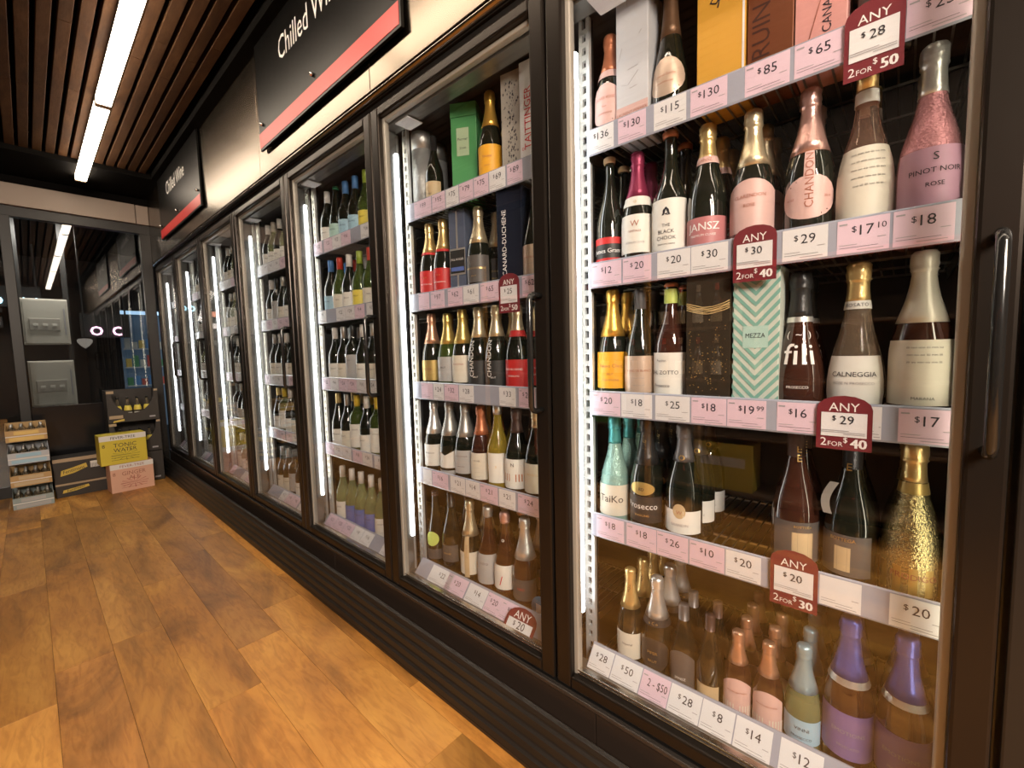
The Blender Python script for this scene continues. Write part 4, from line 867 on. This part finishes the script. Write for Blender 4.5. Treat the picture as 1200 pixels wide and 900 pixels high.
# ================================================================ beyond the window
MB().box(-2.4,2.6,YE+4.3,YE+4.4,0,3.05).build('wall_far',mat('far_wall',(0.02,0.018,0.018),0.8),kind='structure')
fb=MB().box(2.5,2.55,YE+.12,YE+4.3,0,3.05).build('wall_far_side',mat('far_wall',(0.03,0.03,0.03),0.8),kind='structure')
def cabinet(x,z,label):
    r=tag(empty('switch_cabinet',(x,6.32,z)),label,'cabinet','pale switch cabinets beyond the window')
    CM=mat('cabinet_paint',(0.62,0.58,0.50),0.5)
    MB().rbox(0,.32,0,.09,0,.45,.005).build('cabinet_body',CM,r)
    MB().rbox(.012,.308,-.008,-.001,.012,.438,.003).build('cabinet_door',mat('cabinet_door_paint',(0.52,0.49,0.42),0.5),r)
    MB().rbox(.045,.255,-.016,-.009,.14,.255,.003).build('inset_panel',mat('cabinet_inset',(0.38,0.35,0.30),0.5),r)
    for k in range(3): MB().rbox(.07+.065*k,.105+.065*k,-.021,-.017,.18,.205,.002).build('switch_knob',mat('knob_pale',(0.6,0.57,0.5),0.4),r)
    MB().rbox(.285,.295,-.014,-.009,.1,.36,.002).build('hinge_rail',GREY,r)
cabinet(0.0,1.388,'upper pale grey switch cabinet beyond the end window'); cabinet(0.005,.778,'lower pale grey switch cabinet beyond the end window')
MB().box(-.02,.02,6.42,6.46,0,3.0).box(.30,.34,6.42,6.46,0,3.0).build('trim_3',BLACK,kind='structure')
# heart-like shield plate
r=tag(empty('shield_sign',(.42,6.30,1.40)),'pale shield-shaped plate hanging beyond the window','sign')
pts=[(.0,-.055),(.03,-.03),(.055,.005),(.06,.03),(.045,.045),(0,.05),(-.045,.045),(-.06,.03),(-.055,.005),(-.03,-.03)]
MB().prism(pts,'y',0,.006).build('plate',mat('plate_pale',(0.60,0.56,0.54),0.5),r); MB().tube([(0,.003,.05),(0,.003,1.48)],.0015,5).build('cord',BLACK,r)
# glowing shop signs and a lit shopfront across the mall
def neon(x,z,y,label,col,txt=None,w=.3,h=.08,e=5):
    r=tag(empty('shop_sign',(x,y,z)),label,'sign','glowing shop signs across the mall')
    m=mat('neon_'+label.split()[0],col,.5,emit=e)
    b=MB()
    if txt: b.text(txt,(0,-.03,0),XR,ZD,h,0)
    else: b.box(-w/2,w/2,-.03,-.0,0,h)
    b.build('glowing_face',m,r)
    MB().box(-w/2-.03,w/2+.03,.0,.05,-.03,h+.03).box(-w/2,-w/2+.02,.01,.03,h+.03,3.05-z).box(w/2-.02,w/2,.01,.03,h+.03,3.05-z).build('sign_back',BLACK,r)
neon(-.02,2.02,9.2,'cyan glowing round letters beyond the left post',(0.5,0.85,1.0),'o  oo',.4,.22,6)
neon(.86,1.60,9.2,'pink and cyan glowing letters beside the shield plate',(1.0,0.5,0.7),'o c',.5,.3,5)
neon(-.35,1.95,9.3,'red glowing panel left of the left window post',(1.0,0.35,0.2),None,.30,.09,3)
neon(-.36,1.75,9.5,'white glowing panel left of the left window post',(1.0,0.8,0.7),None,.30,.09,3)
sf=tag(empty('lit_shopfront',(1.42,9.9,0)),'dim blue lit shopfront far beyond the end window','shop')
MB().box(-.30,.32,.2,.22,0,2.0).build('backdrop',mat('shop_backdrop',(0.10,0.16,0.22),.6,emit=.10,ecol=(.25,.4,.6)),sf)  # faint emission in backdrop, shelves and packs stands in for shop lighting
for k in range(3):
    MB().box(-.28,.30,.0,.18,.75+.32*k,.77+.32*k).build('display_shelf',mat('shop_shelf',(0.4,0.42,0.42),.5,emit=.2),sf)
rnd=random.Random(4); 
for k in range(3):
    for j in range(6):
        c=rnd.choice([(.5,.1,.08),(.08,.25,.12),(.5,.5,.45),(.1,.25,.5),(.55,.4,.1)])
        MB().rbox(-.27+.095*j,-.20+.095*j,.03,.12,.77+.32*k,.77+.32*k+rnd.uniform(.1,.22),.004).build('displayed_pack',mat('pack%d'%(int(c[0]*100)+int(c[2]*10)),c,.5,emit=.15),sf)
MB().box(-.3,.32,-.02,.0,1.99,2.05).build('header_light',mat('shop_header',(.5,.75,1),.5,emit=1.2),sf)

# ================================================================ shelving across the aisle, behind the camera: seen mirrored in the door glass
gd=tag(empty('opposite_shelving',(-1.62,1.0,0)),'dark shelving across the aisle with red edge strip, mirrored in glass','shelving')
MB().box(-.02,0,-2.2,3.4,0,2.1).box(0,.34,-2.2,-2.17,0,2.1).box(0,.34,3.37,3.4,0,2.1).build('back_panel',mat('gondola_dark',(0.06,0.045,0.035),.6),gd)
for z in (.15,.55,.95,1.33,1.72): 
    MB().rbox(.0,.34,-2.17,3.37,z,z+.02,.003).build('shelf_board',mat('gondola_board',(0.14,0.09,0.06),.5),gd)
MB().box(.341,.346,-2.17,3.37,1.72,1.76).build('red_edge_strip',mat('edge_red',(0.6,0.05,0.04),.4),gd)
for y in (-1.3,.5,2.3): MB().box(.346,.375,y-.02,y+.02,.0,2.1).build('orange_upright',mat('upright_orange',(0.60,0.30,0.06),.5),gd)
A['opp1']=dict(sh='wine',g='dark',H=.31,R=.04,cap=('screw','cream',.84),k=12,lab=[('rect',.08,.4,1.3,'cream')])
A['opp2']=dict(sh='wine',g='brown',H=.31,R=.04,cap=('screw','red',.84),k=12,lab=[('rect',.08,.4,1.3,'tan')])
for zi,z in enumerate((.97,1.35)):
    for j in range(14):
        place(['opp1','opp2'][(j+zi)%2],-1.34,.75+.13*j,z+.0005,PI,'%s bottle mirrored in the glass, %s along the %s shelf across the aisle'%(['cream-capped','red-capped'][(j+zi)%2],(NTH+['eighth','ninth','tenth','eleventh','twelfth','thirteenth','fourteenth'])[j],['lower','upper'][zi]),'%s bottles mirrored in the glass'%['cream-capped','red-capped'][(j+zi)%2])
for y,c,n,z,hh in ((2.02,(0.12,0.33,0.05),'green',.57,.36),(.95,(0.62,0.50,0.08),'yellow',.17,.34),(2.5,(0.55,0.16,0.1),'red',.17,.3)):
    rr=tag(empty('drinks_carton',(-1.42,y,z+.0005)),'%s carton on the shelving across the aisle, mirrored in glass'%n,'box','cartons across the aisle'); MB().rbox(-.1,.12,-.2,.2,0,hh,.004).build('carton_body',mat('opp_%s'%n,c,.5),rr); MB().box(.1205,.1212,-.15,.15,hh*.5,hh*.7).build('printed_front',Cw,rr)
print('BOTTLES',BCOUNT)
